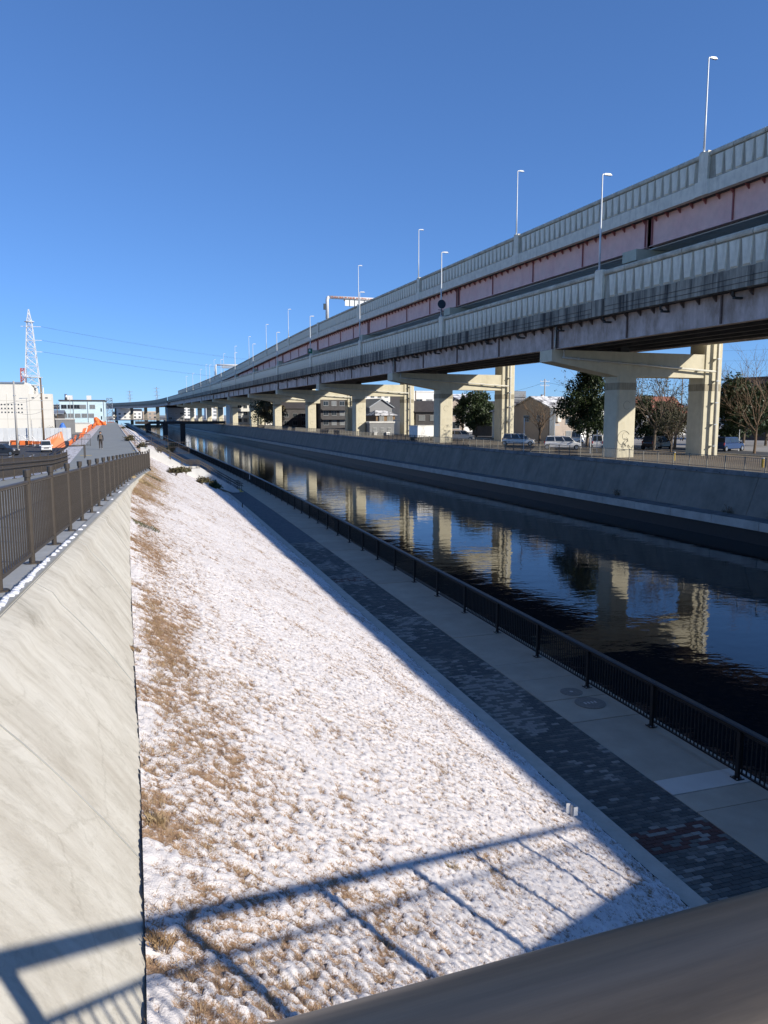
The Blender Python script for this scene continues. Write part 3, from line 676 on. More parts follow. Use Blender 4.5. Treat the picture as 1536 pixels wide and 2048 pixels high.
MB().box(9.1, 9.45, SY0, SY1, .003, .012).build('tactile_strip', M['yellow'], st)
# low planter and shrubs next to the stairs
def clump(name, label, loc, dims, n, leafm, seed, size=.09, cat='shrub', group=None, stem=True):
    """leafy mass: leaf faces through an uneven ellipsoid volume, with a few stems"""
    rt = thing(name, label, cat, loc, 0, group); rg = np.random.default_rng(seed)
    lobes = rg.normal(0, .36, (9, 3)); lobes[:, 2] = np.abs(lobes[:, 2])
    c = lobes[rg.integers(0, 9, n)]; p = c+rg.normal(0, .25, (n, 3)); p[:, 2] = np.abs(p[:, 2])
    P = p*np.array(dims); P[:, 2] += .05
    foliage(P, size, leafm, rt, rg, 'foliage')
    if stem:
        mb = MB()
        for k in range(5):
            a = rg.uniform(0, 6.28); mb.tube([(0, 0, -.2), (dims[0]*.3*math.cos(a), dims[1]*.3*math.sin(a), dims[2]*.5), (dims[0]*.6*math.cos(a), dims[1]*.6*math.sin(a), dims[2]*.95)], [.03, .02, .006], 5)
        mb.build('stem', M['bark'], rt)
    return rt
def foliage(P, size, m_, parent, rg, name):
    n = len(P); d1 = rg.normal(0, 1, (n, 3)); d1 /= np.linalg.norm(d1, axis=1)[:, None]
    d2 = np.cross(d1, rg.normal(0, 1, (n, 3))); d2 /= np.linalg.norm(d2, axis=1)[:, None]
    s = size*rg.uniform(.6, 1.3, n)[:, None]
    V = np.stack([P-d1*s, P+d2*s*.45, P+d1*s, P-d2*s*.45], 1).reshape(-1, 3); F = np.arange(4*n).reshape(-1, 4)
    return place(name, raw_mesh(name, V, F, [m_]), parent)
def small_shrubs(spots):
    for k, (px, py, z, dims, m_, lab) in enumerate(spots):
        p = onz(px, py, z); clump('shrub', lab, p, dims, 900, m_, 100+k, .10)
small_shrubs([(352, 946, 3.2, (.7, .35, .35), M['leaf2'], 'low green shrub row beside the upper stair flight'),
 (372, 944, 2.3, (.5, .4, .4), M['leaf2'], 'low shrub by the stair landing'),
 (404, 966, 1.6, (.6, .4, .4), M['leaf2'], 'brownish shrub in front of the white stair wall'),
 (428, 977, .7, (.6, .5, .6), M['leaf'], 'dark shrub in the shade at the foot of the stair wall'),
 (282, 897, 4.1, (.5, .6, .55), M['leaf2'], 'shrub at the corner of the path above the stairs'),
 (261, 882, 4.1, (.7, .7, .6), M['leaf2'], 'small shrub on the path edge beyond the stairs'),
 (246, 857, 4.1, (.6, .8, .45), M['leaf2'], 'distant small shrub on the far path edge'),
 (322, 903, 3.0, (.9, .8, .6), M['leaf2'], 'olive shrub behind the stair head')])
p = onz(345, 905, .1); clump('hedge_block', 'dark dense rounded bush between the stairs and the promenade', p, (1.1, 1.3, 1.3), 2600, M['leaf'], 77, .12)
def guard(label, a, c, h=1.1, n=14, m_=None, cat='fence'):
    rt = thing('guard_fence', label, cat); a, c = Vector(a), Vector(c); m_ = m_ or M['brown']
    for hz in (.12, h*.6, h): MB().bar(a+Vector((0,0,hz)), c+Vector((0,0,hz)), .04).build('rail', m_, rt)
    for k in range(n+1):
        p = a.lerp(c, k/n); MB().bar(p, p+Vector((0,0,h)), .05 if k in (0, n//2, n) else .022).build('post' if k in (0, n//2, n) else 'bar', m_, rt)
    return rt
pa = onz(270, 893, 4.1); guard('brown guard fence at the stair head standing across the snowy bank', pa, (pa[0]+3.4, pa[1], 4.1))
guard('brown guard fence stepping lower towards the canal beyond the stair head', (pa[0]+3.5, pa[1]+.2, 3.2), (pa[0]+5.6, pa[1]+.2, 3.2), 1.3, 10)
pa = onz(145, 893, 4.1); pc = onz(181, 892, 4.1); guard('brown guard fence at the head of the parking side stairs', (pa[0], pc[1], 4.1), (pc[0], pc[1], 4.1), 1.25, 12)
rt = thing('stair_handrail', 'pair of brown handrails sloping from the path to the parking lot', 'handrail'); p0 = Vector(onz(171, 915, 4.1))
for k in (0, 1):
    o_ = Vector((0, -1.2*k, 0))
    MB().tube([p0+o_+Vector((0,0,1.0)), p0+o_+Vector((-1.2,0,.95)), p0+o_+Vector((-4.2,0,-.9))], .035, 8).build('rail', M['brown'], rt, True)
    for dx, dz in ((0, 0), (-1.6, -.2), (-3., -1.1)): MB().tube([p0+o_+Vector((dx,0,dz-.5)), p0+o_+Vector((dx,0,dz+(1.0 if dx == 0 else .9)))], .035, 8).build('post', M['brown'], rt)
# hand rail curve on the far bank path
rt = thing('path_railing', 'long grey railing curving along the far end of the embankment path', 'railing')
pts = [Vector((2.0+pbend(Y), Y, 3.2)) for Y in np.arange(105, 330, 15.)]
for hz in (.5, .95): MB().tube([p+Vector((0,0,hz)) for p in pts], .07, 6).build('rail', M['steel'], rt, True)
for p in pts: MB().tube([p+Vector((0,0,-.6)), p+Vector((0,0,.95))], .06, 6).build('post', M['steel'], rt)

# ---- the footbridge the photograph is taken from
bd = thing('canal_footbridge', 'bridge the view is taken from, with a fat brushed metal handrail', 'bridge', (0, 0, 0), VA)
MB().box(-9., 47., -5.6, .42, 5.3, 5.95).build('deck', M['ledge'], bd)
MB().box(-1.2, 47., .10, .44, 5.955, 6.05).build('kerb', M['ledge'], bd)
hm = bpy.data.materials.new('brushed_handrail'); hm.use_nodes = True; t = hm.node_tree; L = t.links.new
b = t.nodes['Principled BSDF']; b.inputs['Metallic'].default_value = .8; b.inputs['Specular IOR Level'].default_value = .4
tc = t.nodes.new('ShaderNodeTexCoord')
r_ = ramp(nz((2, 40, 40), 2., 8, .7), [(.3, (.15, .12, .088)), (.7, (.27, .215, .155))]); L(r_.outputs[0], b.inputs['Base Color'])
rr = ramp(nz((3, 18, 18), 3., 8, .7), [(.3, (.36, .36, .36)), (.75, (.52, .52, .52))]); L(rr.outputs[0], b.inputs['Roughness'])
RY, RZ = .1485, 7.3005
def railY(X): return RY+.034*X*.0
mb = MB(); n = 40; rg_ = []
pts = [(-1.2, RY, RZ), (0, RY, RZ), (1, RY, RZ), (47, RY, RZ)]
mb.tube(pts, .052, 40); mb.build('handrail', hm, bd, True)
MB().tube([(-1.2, RY+.02, 6.98), (47, RY+.02, 6.98)], .022, 10).build('rail', M['brown'], bd, True)
MB().tube([(-1.2, RY+.02, 6.18), (47, RY+.02, 6.18)], .022, 10).build('rail', M['brown'], bd, True)
k = 0; bp_ = MB().box(-.045, .045, -.03, .03, 6.04, 7.28).mesh('post', M['brown']); bb_ = MB().box(-.008, .008, -.008, .008, 6.18, 6.98).mesh('baluster', M['brown'])
for X in [.5, 2.5, 4.5]+[6.5+2.1*k for k in range(19)]: place('post', bp_, bd, (X, RY+.02, 0))
for X in np.arange(-1.1, 14, .14): place('baluster', bb_, bd, (float(X), RY+.02, 0))
bd2 = MB()
for X in np.arange(14, 46.8, .14): bd2.box(X-.008, X+.008, RY+.012, RY+.028, 6.18, 6.98)
bd2.build('balusters', M['brown'], bd, kind='stuff')
# ================================================================= VIADUCT
PV = [-64., -21., 22.5, 65.6, 110.2, 153.5, 194.5, 236.5, 279., 322., 365., 408., 451., 494.]      # pier lines
LV = [57.+33.2*k for k in range(-3, 13)]                                                        # lamp pilasters
def upz(v): return float(np.interp(v, [170, 200, 225, 250, 300, 350, 400, 500, 600], [0, -.2, -.6, -1.15, -2.45, -3.5, -4.2, -4.9, -5.2]))      # the upper deck dips far away
def vsweep(prof, v0, v1, step, name, m_, parent, zf=None, smooth=False):
    mb = MB(); vv = [v0]+[x for x in np.arange(math.ceil(v0/step)*step, v1, step) if x > v0+.01]+[v1]; n = len(prof)
    vs = [(u, v, z+(zf(v) if zf else 0)) for v in vv for u, z in prof]
    fs = [(i*n+k, i*n+(k+1)%n, (i+1)*n+(k+1)%n, (i+1)*n+k) for i in range(len(vv)-1) for k in range(n)]
    mb.add(vs, fs+[tuple(range(n)), tuple((len(vv)-1)*n+k for k in range(n))[::-1]])
    return mb.build(name, m_, parent, smooth)
def deck(name, label, U0, Z, wd, fascm, girdm, stiffm, zf, vmax, upper):
    """Z: barrier top, fascia top, fascia bottom, girder bottom"""
    zt, zf1, zf0, zg = Z
    rt = thing(name, label, 'viaduct', (0, 0, 0), VA)
    vsweep([(U0+.02, zf1), (U0+.10, zt-.42), (U0+.36, zt-.42), (U0+.45, zf1)], -100, vmax, 20, 'parapet_wall', M['barrier'], rt, zf)
    # rounded cap in segments
    cp = [(U0-.03, zt-.40), (U0-.10, zt-.30), (U0-.10, zt-.12), (U0-.04, zt-.02), (U0+.08, zt), (U0+.30, zt), (U0+.40, zt-.1), (U0+.40, zt-.40)]
    v = LV[0]-33.2; segs = []
    while v < vmax-.1:
        c = min(v+(3.32 if v < 160 else 16.6), vmax); vsweep(cp, v+.03, c-.03, 50, 'cap', M['cap'], rt, zf); v = c
    # fascia in segments
    v = LV[0]-33.2+16.6
    while v < vmax-.1:
        c = min(v+16.6, vmax); vsweep([(U0-.06, zf0), (U0-.06, zf1-.03), (U0+.5, zf1-.03), (U0+.5, zf0)], v+.012, c-.012, 50, 'fascia', fascm, rt, zf); v = c
    vsweep([(U0+.02, zf0+.02), (U0+.02, zf0+.05), (U0+.4, zf0+.05), (U0+.4, zf0+.02)], -100, vmax, 20, 'drip_strip', M['under'], rt, zf)
    # pilasters carrying the lamps
    pil = MB().prism([(U0-.20, -.55, 0), (U0-.20, .55, 0), (U0+.30, .55, 0), (U0+.30, -.55, 0)], [(U0-.20, -.55, zt-zf1+.06), (U0-.20, .55, zt-zf1+.06), (U0+.30, .55, zt-zf1+.06), (U0+.30, -.55, zt-zf1+.06)]).mesh('pilaster', M['plate'])
    pilb = MB().prism([(U0-.22, -.62, 0), (U0-.22, .9, 0), (U0+.3, 1.6, 0), (U0+.3, -1.1, 0)], [(U0-.22, -.62, zf1-zf0+.04), (U0-.22, .9, zf1-zf0+.04), (U0+.3, 1.6, zf1-zf0+.04), (U0+.3, -1.1, zf1-zf0+.04)]).mesh('pilaster_base', fascm)
    for v in LV:
        if v < vmax-5: o = place('pilaster', pil, rt, (0, v, zf1+.012+zf(v))); place('pilaster_base', pilb, o, (0, 0, zf0-zf1-.03))
    # trapezoid plates, one per 1.107 m
    h = zt-.50-zf1-.05
    def plate():
        t0, t1, b0, b1, d = -.47, .42, -.42, .14, .10
        f = lambda a, c, z, dd: [(U0+.10*z/h*0+.02-dd+.07*z/h, a, z), (U0+.02-dd+.07*z/h, c, z)]
        A = f(b0-.03, b1+.16, 0, -.02)+f(t0-.02, t1+.03, h, -.02)[::-1]; Bq = f(b0, b1, .12, d)+f(t0, t1, h-.02, d)[::-1]
        return MB().prism(A, Bq)
    pme = plate().mesh('barrier_plate', M['plate']); n = 0; rest = MB(); pb = plate()
    for k in range(-26, int((vmax-57)/1.1067)):
        v = 57.+k*1.1067+.553
        if min(abs(v-q) for q in LV) < .9 and (abs(v-57) % 33.2 < .6 or abs(v-57) % 33.2 > 32.6): continue
        if v < 30: continue
        if n < 296: place('barrier_plate', pme, rt, (0, v, zf1+.05+zf(v))); n += 1
        else: rest.add([(x, y+v, z+zf1+.05+zf(v)) for x, y, z in pb.v], pb.f)
    if rest.v: rest.build('barrier_plates', M['plate'], rt, kind='stuff')
    # outer girder web with flange and stiffeners, split at the piers
    ug = U0+1.15
    cuts = [-100]+[p for p in PV if p < vmax]+[vmax]
    for a, c in zip(cuts[:-1], cuts[1:]):
        vsweep([(ug, zg), (ug, zf0+.03), (ug+.12, zf0+.03), (ug+.12, zg)], a+.35, c-.35, 30, 'girder_web', girdm, rt, zf)
        vsweep([(ug-.22, zg-.06), (ug-.22, zg-.004), (ug+.4, zg-.004), (ug+.4, zg-.06)], a+.3, c-.3, 30, 'girder_flange', girdm, rt, zf)
        if -30 < a < 330:
            nb = 4
            for k in range(nb+1):
                v = a+.5+(c-a-1.)*k/nb; zz = zf(v)
                MB().box(ug-.14, ug-.004, v-.06, v+.06, zg+zz, zf0+zz-.02).build('stiffener', stiffm, rt)
    nt_ = 0; th = .42; tme = MB().prism([(ug-.5, -.05, zf0+.02), (ug-.5, .05, zf0+.02), (ug-.003, .05, zf0+.02), (ug-.003, -.05, zf0+.02)], [(ug-.05, -.05, zf0-th), (ug-.05, .05, zf0-th), (ug-.003, .05, zf0-th), (ug-.003, -.05, zf0-th)]).mesh('bracket', stiffm)
    for v in np.arange(33., min(vmax, 330.), 1.66): place('bracket', tme, rt, (0, float(v), zf(float(v)))) 
    return rt
S0 = lambda v: 0.
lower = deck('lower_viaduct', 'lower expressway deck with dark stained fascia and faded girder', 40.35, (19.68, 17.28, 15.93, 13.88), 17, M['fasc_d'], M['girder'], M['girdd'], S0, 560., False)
# slab and inner girders of the lower deck, flaring to the right near the camera
def ur(v): return float(np.interp(v, [-100, 20, 54, 66, 98, 143, 560], [64, 63.3, 61.0, 59.6, 57.4, 56.2, 56.2]))
def flare(name, fl, fr, zl, zh, m_, parent, v0=-100, v1=560):
    mb = MB(); vv = [v0]+[float(x) for x in np.arange(v0+12, v1, 12)]+[v1]; vs = []
    for v in vv:
        a, c = fl(v), fr(v); vs += [(a, v, zl(a)), (c, v, zl(c)), (c, v, zh(c)), (a, v, zh(a))]
    n = 4; fs = [(i*n+k, i*n+(k+1)%n, (i+1)*n+(k+1)%n, (i+1)*n+k) for i in range(len(vv)-1) for k in range(n)]
    mb.add(vs, fs+[(0,1,2,3), tuple((len(vv)-1)*n+k for k in range(n))[::-1]]); return mb.build(name, m_, parent)
cz = lambda u: .045*(u-41.5)
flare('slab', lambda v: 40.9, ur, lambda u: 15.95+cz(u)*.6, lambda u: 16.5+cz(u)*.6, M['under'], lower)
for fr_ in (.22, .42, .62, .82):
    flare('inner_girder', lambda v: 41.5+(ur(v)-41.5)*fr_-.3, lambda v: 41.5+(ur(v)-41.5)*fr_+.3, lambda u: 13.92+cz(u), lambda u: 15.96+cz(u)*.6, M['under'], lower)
flare('right_girder', lambda v: ur(v)-1.2, lambda v: ur(v)-.9, lambda u: 13.98+cz(u), lambda u: 15.96+cz(u)*.6, M['girder'], lower)
flare('right_parapet', lambda v: ur(v)-.4, lambda v: ur(v), lambda u: 14.75, lambda u: 17.4, M['barrier'], lower)
for k in range(9): flare('noise_panel', lambda v: ur(v)-.38, lambda v: ur(v)-.1, lambda u: 17.42+k*.74, lambda u: 18.12+k*.74, M['soffit'], lower)
MB().build('x', M['under']) if False else None
for v in PV:
    if 40 < v < 330:
        MB().tube([(41.25, v-.35, 15.9), (41.25, v-.35, 14.9), (41.12, v-.5, 14.7), (41.12, v-.5, 13.7)], .085, 8).build('drain_pipe', M['pipe'], lower, True)
for v in np.arange(35., 200., 7.3):
    MB().tube([(40.7, float(v), 15.94), (40.7, float(v), 15.62), (40.95, float(v)+.1, 15.55)], .09, 6).build('drain_outlet', M['under'], lower); MB().box(40.8, 41.49, float(v)-.12, float(v)+.12, 15.38, 15.52).build('drain_bracket', M['under'], lower)
for z_ in (16.25, 16.62): MB().tube([(40.26, float(v), z_-.02*math.sin(v*.9)) for v in np.arange(-60., 330., 5.)], .016, 4).build('cable', M['wire'], lower)
upper = deck('upper_viaduct', 'upper expressway deck with pale fascia and pink girder', 50.9, (30.5, 28.1, 26.9, 24.25), 20, M['fasc'], M['pink'], M['pinkd'], upz, 600., True)
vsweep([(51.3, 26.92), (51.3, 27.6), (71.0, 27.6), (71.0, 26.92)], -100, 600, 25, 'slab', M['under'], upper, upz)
for k in range(8): vsweep([(52.5+k*1.25, 24.05), (52.5+k*1.25, 24.16), (53.69+k*1.25, 24.16), (53.69+k*1.25, 24.05)], -100, 600, 25, 'soffit_panel', M['soffit'], upper, upz)
vsweep([(62.6, 24.05), (62.6, 24.16), (70.5, 24.16), (70.5, 24.05)], -100, 600, 25, 'soffit_panel', M['soffit'], upper, upz)
vsweep([(70.2, 24.2), (70.2, 26.9), (70.4, 26.9), (70.4, 24.2)], -100, 600, 25, 'right_girder', M['pink'], upper, upz)
vsweep([(70.7, 26.9), (70.7, 30.4), (71.1, 30.4), (71.1, 26.9)], -100, 600, 25, 'right_parapet', M['barrier'], upper, upz)

# piers
def pier_parts(rt, near=True):
    B = lambda *a: MB().box(*a)
    zg = 13.8-GZ_R; zc = 11.35-GZ_R; top = 24.0-GZ_R
    # local frame: u from the left column's left face, v from the front face, z from ground
    e = .16
    def col(u0, u1, z0, z1, name, m_):
        ring = lambda z: [(u0+e, 0, z), (u1-e, 0, z), (u1, e, z), (u1, 2.4-e, z), (u1-e, 2.4, z), (u0+e, 2.4, z), (u0, 2.4-e, z), (u0, e, z)]
        return MB().prism(ring(z0), ring(z1)).build(name, m_, rt)
    lc = col(0, 2.3, -.6, zc+.0, 'column', M['pier'])
    rc = col(10.85, 13.3, -.6, top-2.6, 'column', M['pier'])
    for u0, u1 in ((-.03, 2.33), (10.82, 13.33)):
        ring = lambda z: [(u0+e, -.03, z), (u1-e, -.03, z), (u1, e, z), (u1, 2.43-e, z), (u1-e, 2.43, z), (u0+e, 2.43, z), (u0, 2.43-e, z), (u0, e, z)]
        MB().prism(ring(zc-1.35), ring(zc-.62)).build('band', M['pierb'], rt)
    # lower cross beam: tapered cantilever to the canal side
    pr = [(-7.85, zg), (10.86, zg), (10.86, zc), (1.2, zc), (.0, zc), (-7.85, zg-1.12)]
    MB().prism([(u, .1, z) for u, z in pr], [(u, 2.3, z) for u, z in pr]).build('cross_beam', M['pier'], rt)
    # upper cross beam on the tall column
    pr = [(1.6, top), (22., top), (22., top-1.2), (14.2, top-2.7), (9.8, top-2.7), (1.6, top-1.1)]
    MB().prism([(u, .1, z) for u, z in pr], [(u, 2.3, z) for u, z in pr]).build('cross_beam', M['pier'], rt)
    for u in (-6.9, 1.0): MB().box(u-.5, u+.5, .5, 1.9, zg+.002, zg+.5 if u > -2 else zg+.06).build('bearing', M['under'], rt)
    # drain pipe along the beam and down the tall column
    pp = [(-6.6, -.12, zg+.0), (-6.6, -.12, zg-.75), (12.0, -.2, zg-1.75), (12.05, -.2, zg-1.8)]
    MB().tube(pp[:2], .09, 8).build('drain_pipe', M['pipe'], rt, True)
    MB().tube([(-6.8, -.14, zg-.74), (12.05, -.40, zg-1.78)], .11, 10).build('drain_pipe', M['pipe'], rt, True)
    MB().tube([(12.15, -.46, -.3), (12.15, -.46, top-1.5)], .17, 10).build('drain_pipe', M['pipe'], rt, True)
    if near:
        for k in range(7): MB().box(-5+k*2.5-.05, -5+k*2.5+.05, -.28, .098, zg-.74-(k*2.5+1.8)/18.85*1.04-.13, zg-.74-(k*2.5+1.8)/18.85*1.04+.13).build('pipe_clamp', M['steel'], rt)
        for k in range(8): MB().box(11.93, 12.37, -.66, .002, 1.+k*2.3, 1.07+k*2.3).build('pipe_clamp', M['steel'], rt)
        for u0, zz in ((1.15, 2.2), (1.15, zc-2.9), (10.85, 2.)):
            if u0 < 5:
                ring = [(u0+.42*math.cos(a), -.006, zz+.42*math.sin(a)) for a in np.linspace(.6, 5.6, 16)]; MB().tube(ring, .018, 5).build('form_ring', M['pierb'], rt, True)
names = ['first', 'second', 'third', 'fourth', 'fifth', 'sixth', 'seventh', 'eighth', 'ninth', 'tenth', 'eleventh']
vis = [v for v in PV if v > 40]
near_lab = ['two-column concrete viaduct pier with graffiti at its foot', 'two-column concrete viaduct pier beside the big dark round tree', 'two-column concrete viaduct pier in front of the grey gabled house', 'two-column concrete viaduct pier with a square panel at its beam']
proto = None
for i, v in enumerate([v for v in PV if v < 40]+vis):
    if v < 0: continue
    if v > 40: j = vis.index(v)
    lab = 'two-column concrete viaduct pier standing outside the picture' if v < 40 else (near_lab[j] if j < len(near_lab) else 'pale two-column concrete viaduct pier in the distant receding row')
    if proto is None:
        rt = proto = thing('viaduct_pier', lab, 'pier', W(49.05, v, GZ_R), VA, 'piers of the expressway viaduct'); pier_parts(rt)
    else:
        rt = copy_tree(proto); rt.location = W(49.05, v, GZ_R); rt['label'] = lab
    if v > 330:
        for ch in list(rt.children):
            if ch.name.split('.')[0] in ('pipe_clamp', 'form_ring', 'drain_pipe', 'bearing'): bpy.data.objects.remove(ch)
    if v > 40 and j == 0:
        for s in range(9):
            rg = random.Random(s*3+1); x, z = .6+rg.random()*1.2, .9+rg.random()*.9; pts = []
            for k in range(9): x += rg.uniform(-.22, .25); z += rg.uniform(-.28, .28); pts.append((min(2.1, max(.25, x)), -.012, max(.7, min(2.4, z))))
            MB().tube(pts, .014, 5).build('graffiti_stroke', M['graf'], rt, True)
        MB().tube([(.9+.75*math.cos(a), -.012, 2.+.75*math.sin(a)) for a in np.linspace(.5, 4.6, 18)], .016, 5).build('graffiti_stroke', M['graf'], rt, True)
    if v > 40 and j == 3: MB().box(1.7, 3.4, -.12, .09, 13.8-GZ_R-3.4, 13.8-GZ_R-1.0).build('panel', M['pier'], rt)

# lamps on both decks
def lamp_parts(rt):
    MB().box(-.22, .22, -.22, .22, 0, .05).build('base_plate', M['lampw'], rt)
    MB().tube([(0,0,.04), (0,0,2.5), (0,0,7.75), (.0,0,7.85), (.08,0,7.92), (.25,0,7.94)], [.10, .085, .06, .06, .055, .05], 10).build('pole', M['lampw'], rt, True)
    hd = MB().prism([(.2,-.06,7.86), (.9,-.14,7.86), (.9,.14,7.86), (.2,.06,7.86)], [(.25,-.05,8.02), (.75,-.10,8.03), (.75,.10,8.03), (.25,.05,8.02)]).build('lamp_head', M['lampw'], rt)
    MB().box(.45, .85, -.10, .10, 7.845, 7.858).build('lens', M['lampg'], hd)
lp = None
ordw = ['beside the near pilaster', 'on the second pilaster', 'on the third pilaster']
for dk, U0, zt in (('lower', 40.30, 19.76), ('upper', 50.85, 30.58)):
    for k, v in enumerate(LV):
        if v < 40 or v > 440: continue
        if dk == 'upper' and abs(v-LV[7]) < 1: continue      # the sign gantry stands here instead
        kk = int(round((v-57)/33.2))
        lab = ('slim grey street lamp on the %s viaduct deck, %s pilaster from the bridge' % (dk, names[kk])) if kk < 4 else 'thin distant street lamp in the receding row on the %s viaduct deck' % dk
        if lp is None: rt = lp = thing('street_lamp', lab, 'street lamp', W(U0, v+.15, zt), VA, 'lamps along the viaduct'); lamp_parts(rt)
        else: rt = copy_tree(lp); rt['label'] = lab
        rt.location = W(U0, v+.15, zt+(upz(v) if dk == 'upper' else 0))
# round sign back and small green sign on lower lamps
rt = thing('round_sign', 'round dark traffic sign back on a lamp pole of the lower deck', 'sign', W(40.25, 90.05, 21.3), VA)
MB().disc((0, 0, 0), .55, .03, 28, 'y').build('sign_disc', M['signb'], rt); MB().box(-.5, .2, .02, .05, -.75, -.68).build('bracket', M['signb'], rt); MB().box(-.03, .03, .02, .06, -1.3, .3).build('bracket', M['signb'], rt)
rt = thing('green_sign', 'small green square sign on a distant lamp pole of the lower deck', 'sign', W(40.2, 156.5, 20.6), VA)
MB().box(-.45, .45, -.02, .02, -.5, .5).build('sign_plate', M['green'], rt); MB().box(-.25, .05, -.024, -.021, -.1, .3).build('symbol', M['whitep'], rt)
# sign gantries over the upper deck
def gantry(v, label, big=True):
    rt = thing('sign_gantry', label, 'gantry', W(50.9, v, 30.5+upz(v)), VA); h = 5.1
    MB().tube([(0,0,0), (0,0,h-.8), (.12,0,h-.25), (.45,0,h)], [.42, .40, .40, .40], 12).build('column', M['whitep'], rt, True)
    MB().tube([(.4,0,h), (19.,0,h)], .40, 12).build('beam', M['whitep'], rt, True)
    MB().tube([(20.1,0,-.3), (20.1,0,h-.8), (19.7,0,h-.1), (18.9,0,h)], .40, 12).build('column', M['whitep'], rt, True)
    if big:
        rg = random.Random(4); x = .8
        while x < 16:
            wd = rg.uniform(.15, .55); MB().box(x, x+wd, -.42, -.39, h-.08-rg.random()*.1, h+.10+rg.random()*.1).build('rust_mark', M['rust'], rt); x += wd+rg.uniform(.08, .45)
        for k in range(6): MB().box(4.4+k*1.25, 5.5+k*1.25, -.35, -.2, h-1.9, h-.5).build('sign_back_panel', M['whitep'], rt); MB().box(5.5+k*1.25, 5.65+k*1.25, -.4, -.15, h-2.0, h-.45).build('sign_rib', M['signb'], rt)
        MB().box(4.2, 12., -.2, .0, h-.75, h-.42).build('sign_frame', M['signb'], rt)
        MB().box(-.9, -.35, -.2, .2, h-3., h-1.6).build('control_box', M['signb'], rt)
    else:
        MB().box(3, 12, -.1, .1, h-1.6, h+.5).build('sign_panel', M['steel'], rt)
gantry(181.3, 'white pipe sign gantry with rust marks over the upper deck')
gantry(384., 'small distant grey sign gantry over the upper deck', False)

# far curve of the expressway
rt = thing('far_viaduct', 'distant expressway deck curving to the left across the horizon', 'viaduct')
p0 = Vector(W(47., 560.)); path = []; hd = math.pi/2+VA; p = p0.copy()
for k in range(26):
    path.append(tuple(p)); p += Vector((math.cos(hd), math.sin(hd), 0))*30; hd += .030 if k > 1 else .01
MB().sweep([(-7, 14.0), (-7, 17.2), (7, 17.2), (7, 14.0)], path).build('girder', M['girder'], rt)
MB().sweep([(-7.3, 17.2), (-7.3, 19.6), (-7., 19.6), (-7., 17.2)], path).build('parapet', M['barrier'], rt)
MB().sweep([(-7.4, 15.6), (-7.4, 17.1), (-7.1, 17.1), (-7.1, 15.6)], path).build('fascia', M['fasc_d'], rt)
for k in range(1, 26, 2):
    x, y, _ = path[k]; MB().box(x-1.5, x+1.5, y-1.3, y+1.3, -3, 14.).build('column', M['wall'], rt)  # shade on these columns is put into the colour: darker canal wall concrete
# fence on the wall top
fx = thing('bank_fence', 'low grey railing along the top of the far canal wall', 'fence', (0, 0, 0), VA)
fm_ = mat('weathered_rail', (.20, .19, .165), .6, .4, .2, 2)
for z in (.10, 1.02): MB().box(46.38, 46.42, -20, 330, GZ_R+.05+z, GZ_R+.05+z+.04).build('rail', fm_, fx)
ps = MB().box(-.035, .035, -.035, .035, 0, 1.1).mesh('post', fm_); bs = MB().box(-.012, .012, -.012, .012, .1, 1.02).mesh('bar', fm_)
for v in np.arange(24, 330, 2.): place('post', ps, fx, (46.4, float(v), GZ_R+.05))
n = 0; rest = MB()
for v in np.arange(25, 240, .2):
    if n < 290: place('bar', bs, fx, (46.4, float(v), GZ_R+.05)); n += 1
    else: rest.box(46.388, 46.412, v-.012, v+.012, GZ_R+.15, GZ_R+1.07)
me = bpy.data.meshes.new('bars'); me.from_pydata(rest.v, [], rest.f); me.materials.append(fm_); place('bars', me, fx, None, 'stuff')
# dark low bridge across the canal, far away
a = onz(300, 838, 3.2); 
rt = thing('low_bridge', 'dark low bridge on three stout piers crossing the far canal', 'bridge', (0, 0, 0))
Y0 = 330.; xa, xb = ony(270, 838, Y0)[0], W(47, Y0)[0]
MB().box(xa, xb, Y0, Y0+5, 3.6, 4.7).build('deck', M['bridged'], rt)
for k in range(30):
    x = xa+(xb-xa)*k/29; MB().box(x-.06, x+.06, Y0, Y0+.1, 4.7, 5.7).build('rail_post', M['bridged'], rt)
MB().box(xa, xb, Y0, Y0+.1, 5.7, 5.8).build('rail', M['bridged'], rt)
for px in (297, 331, 366):
    x = ony(px, 860, Y0)[0]; MB().box(x-1.0, x+1.0, Y0+.4, Y0+4.6, -3, 3.62).build('pier', M['bridged'], rt)
# ================================================================= FAR BANK TOWN
def branch(mb, p, d, ln, r, lev, rg, tips, n=3, droop=0., spread=.55):
    pts = [p]; q = p.copy(); dd = d.copy()
    for k in range(3):
        dd = (dd+Vector((rg.gauss(0, .10), rg.gauss(0, .10), rg.gauss(.04, .06)-droop))).normalized(); q = q+dd*ln/3; pts.append(q.copy())
    mb.tube(pts, [r, r*.85, r*.7, r*.5], 6 if lev > 2 else 3, 0, lev > 2)
    if lev == 0: tips.append(q); return
    tips.append(q)
    for k in range(n+(1 if lev > 2 else 0)):
        f = rg.choice([1, 2, 3, 3]); a = rg.uniform(0, 6.283)
        o = dd.orthogonal().normalized(); o.rotate(Matrix.Rotation(a, 3, dd))
        nd = (dd+o*rg.uniform(.6, 1.3)*spread*1.6).normalized()
        branch(mb, pts[f], nd, ln*rg.uniform(.6, .8), r*.55, lev-1, rg, tips, n, droop, spread)
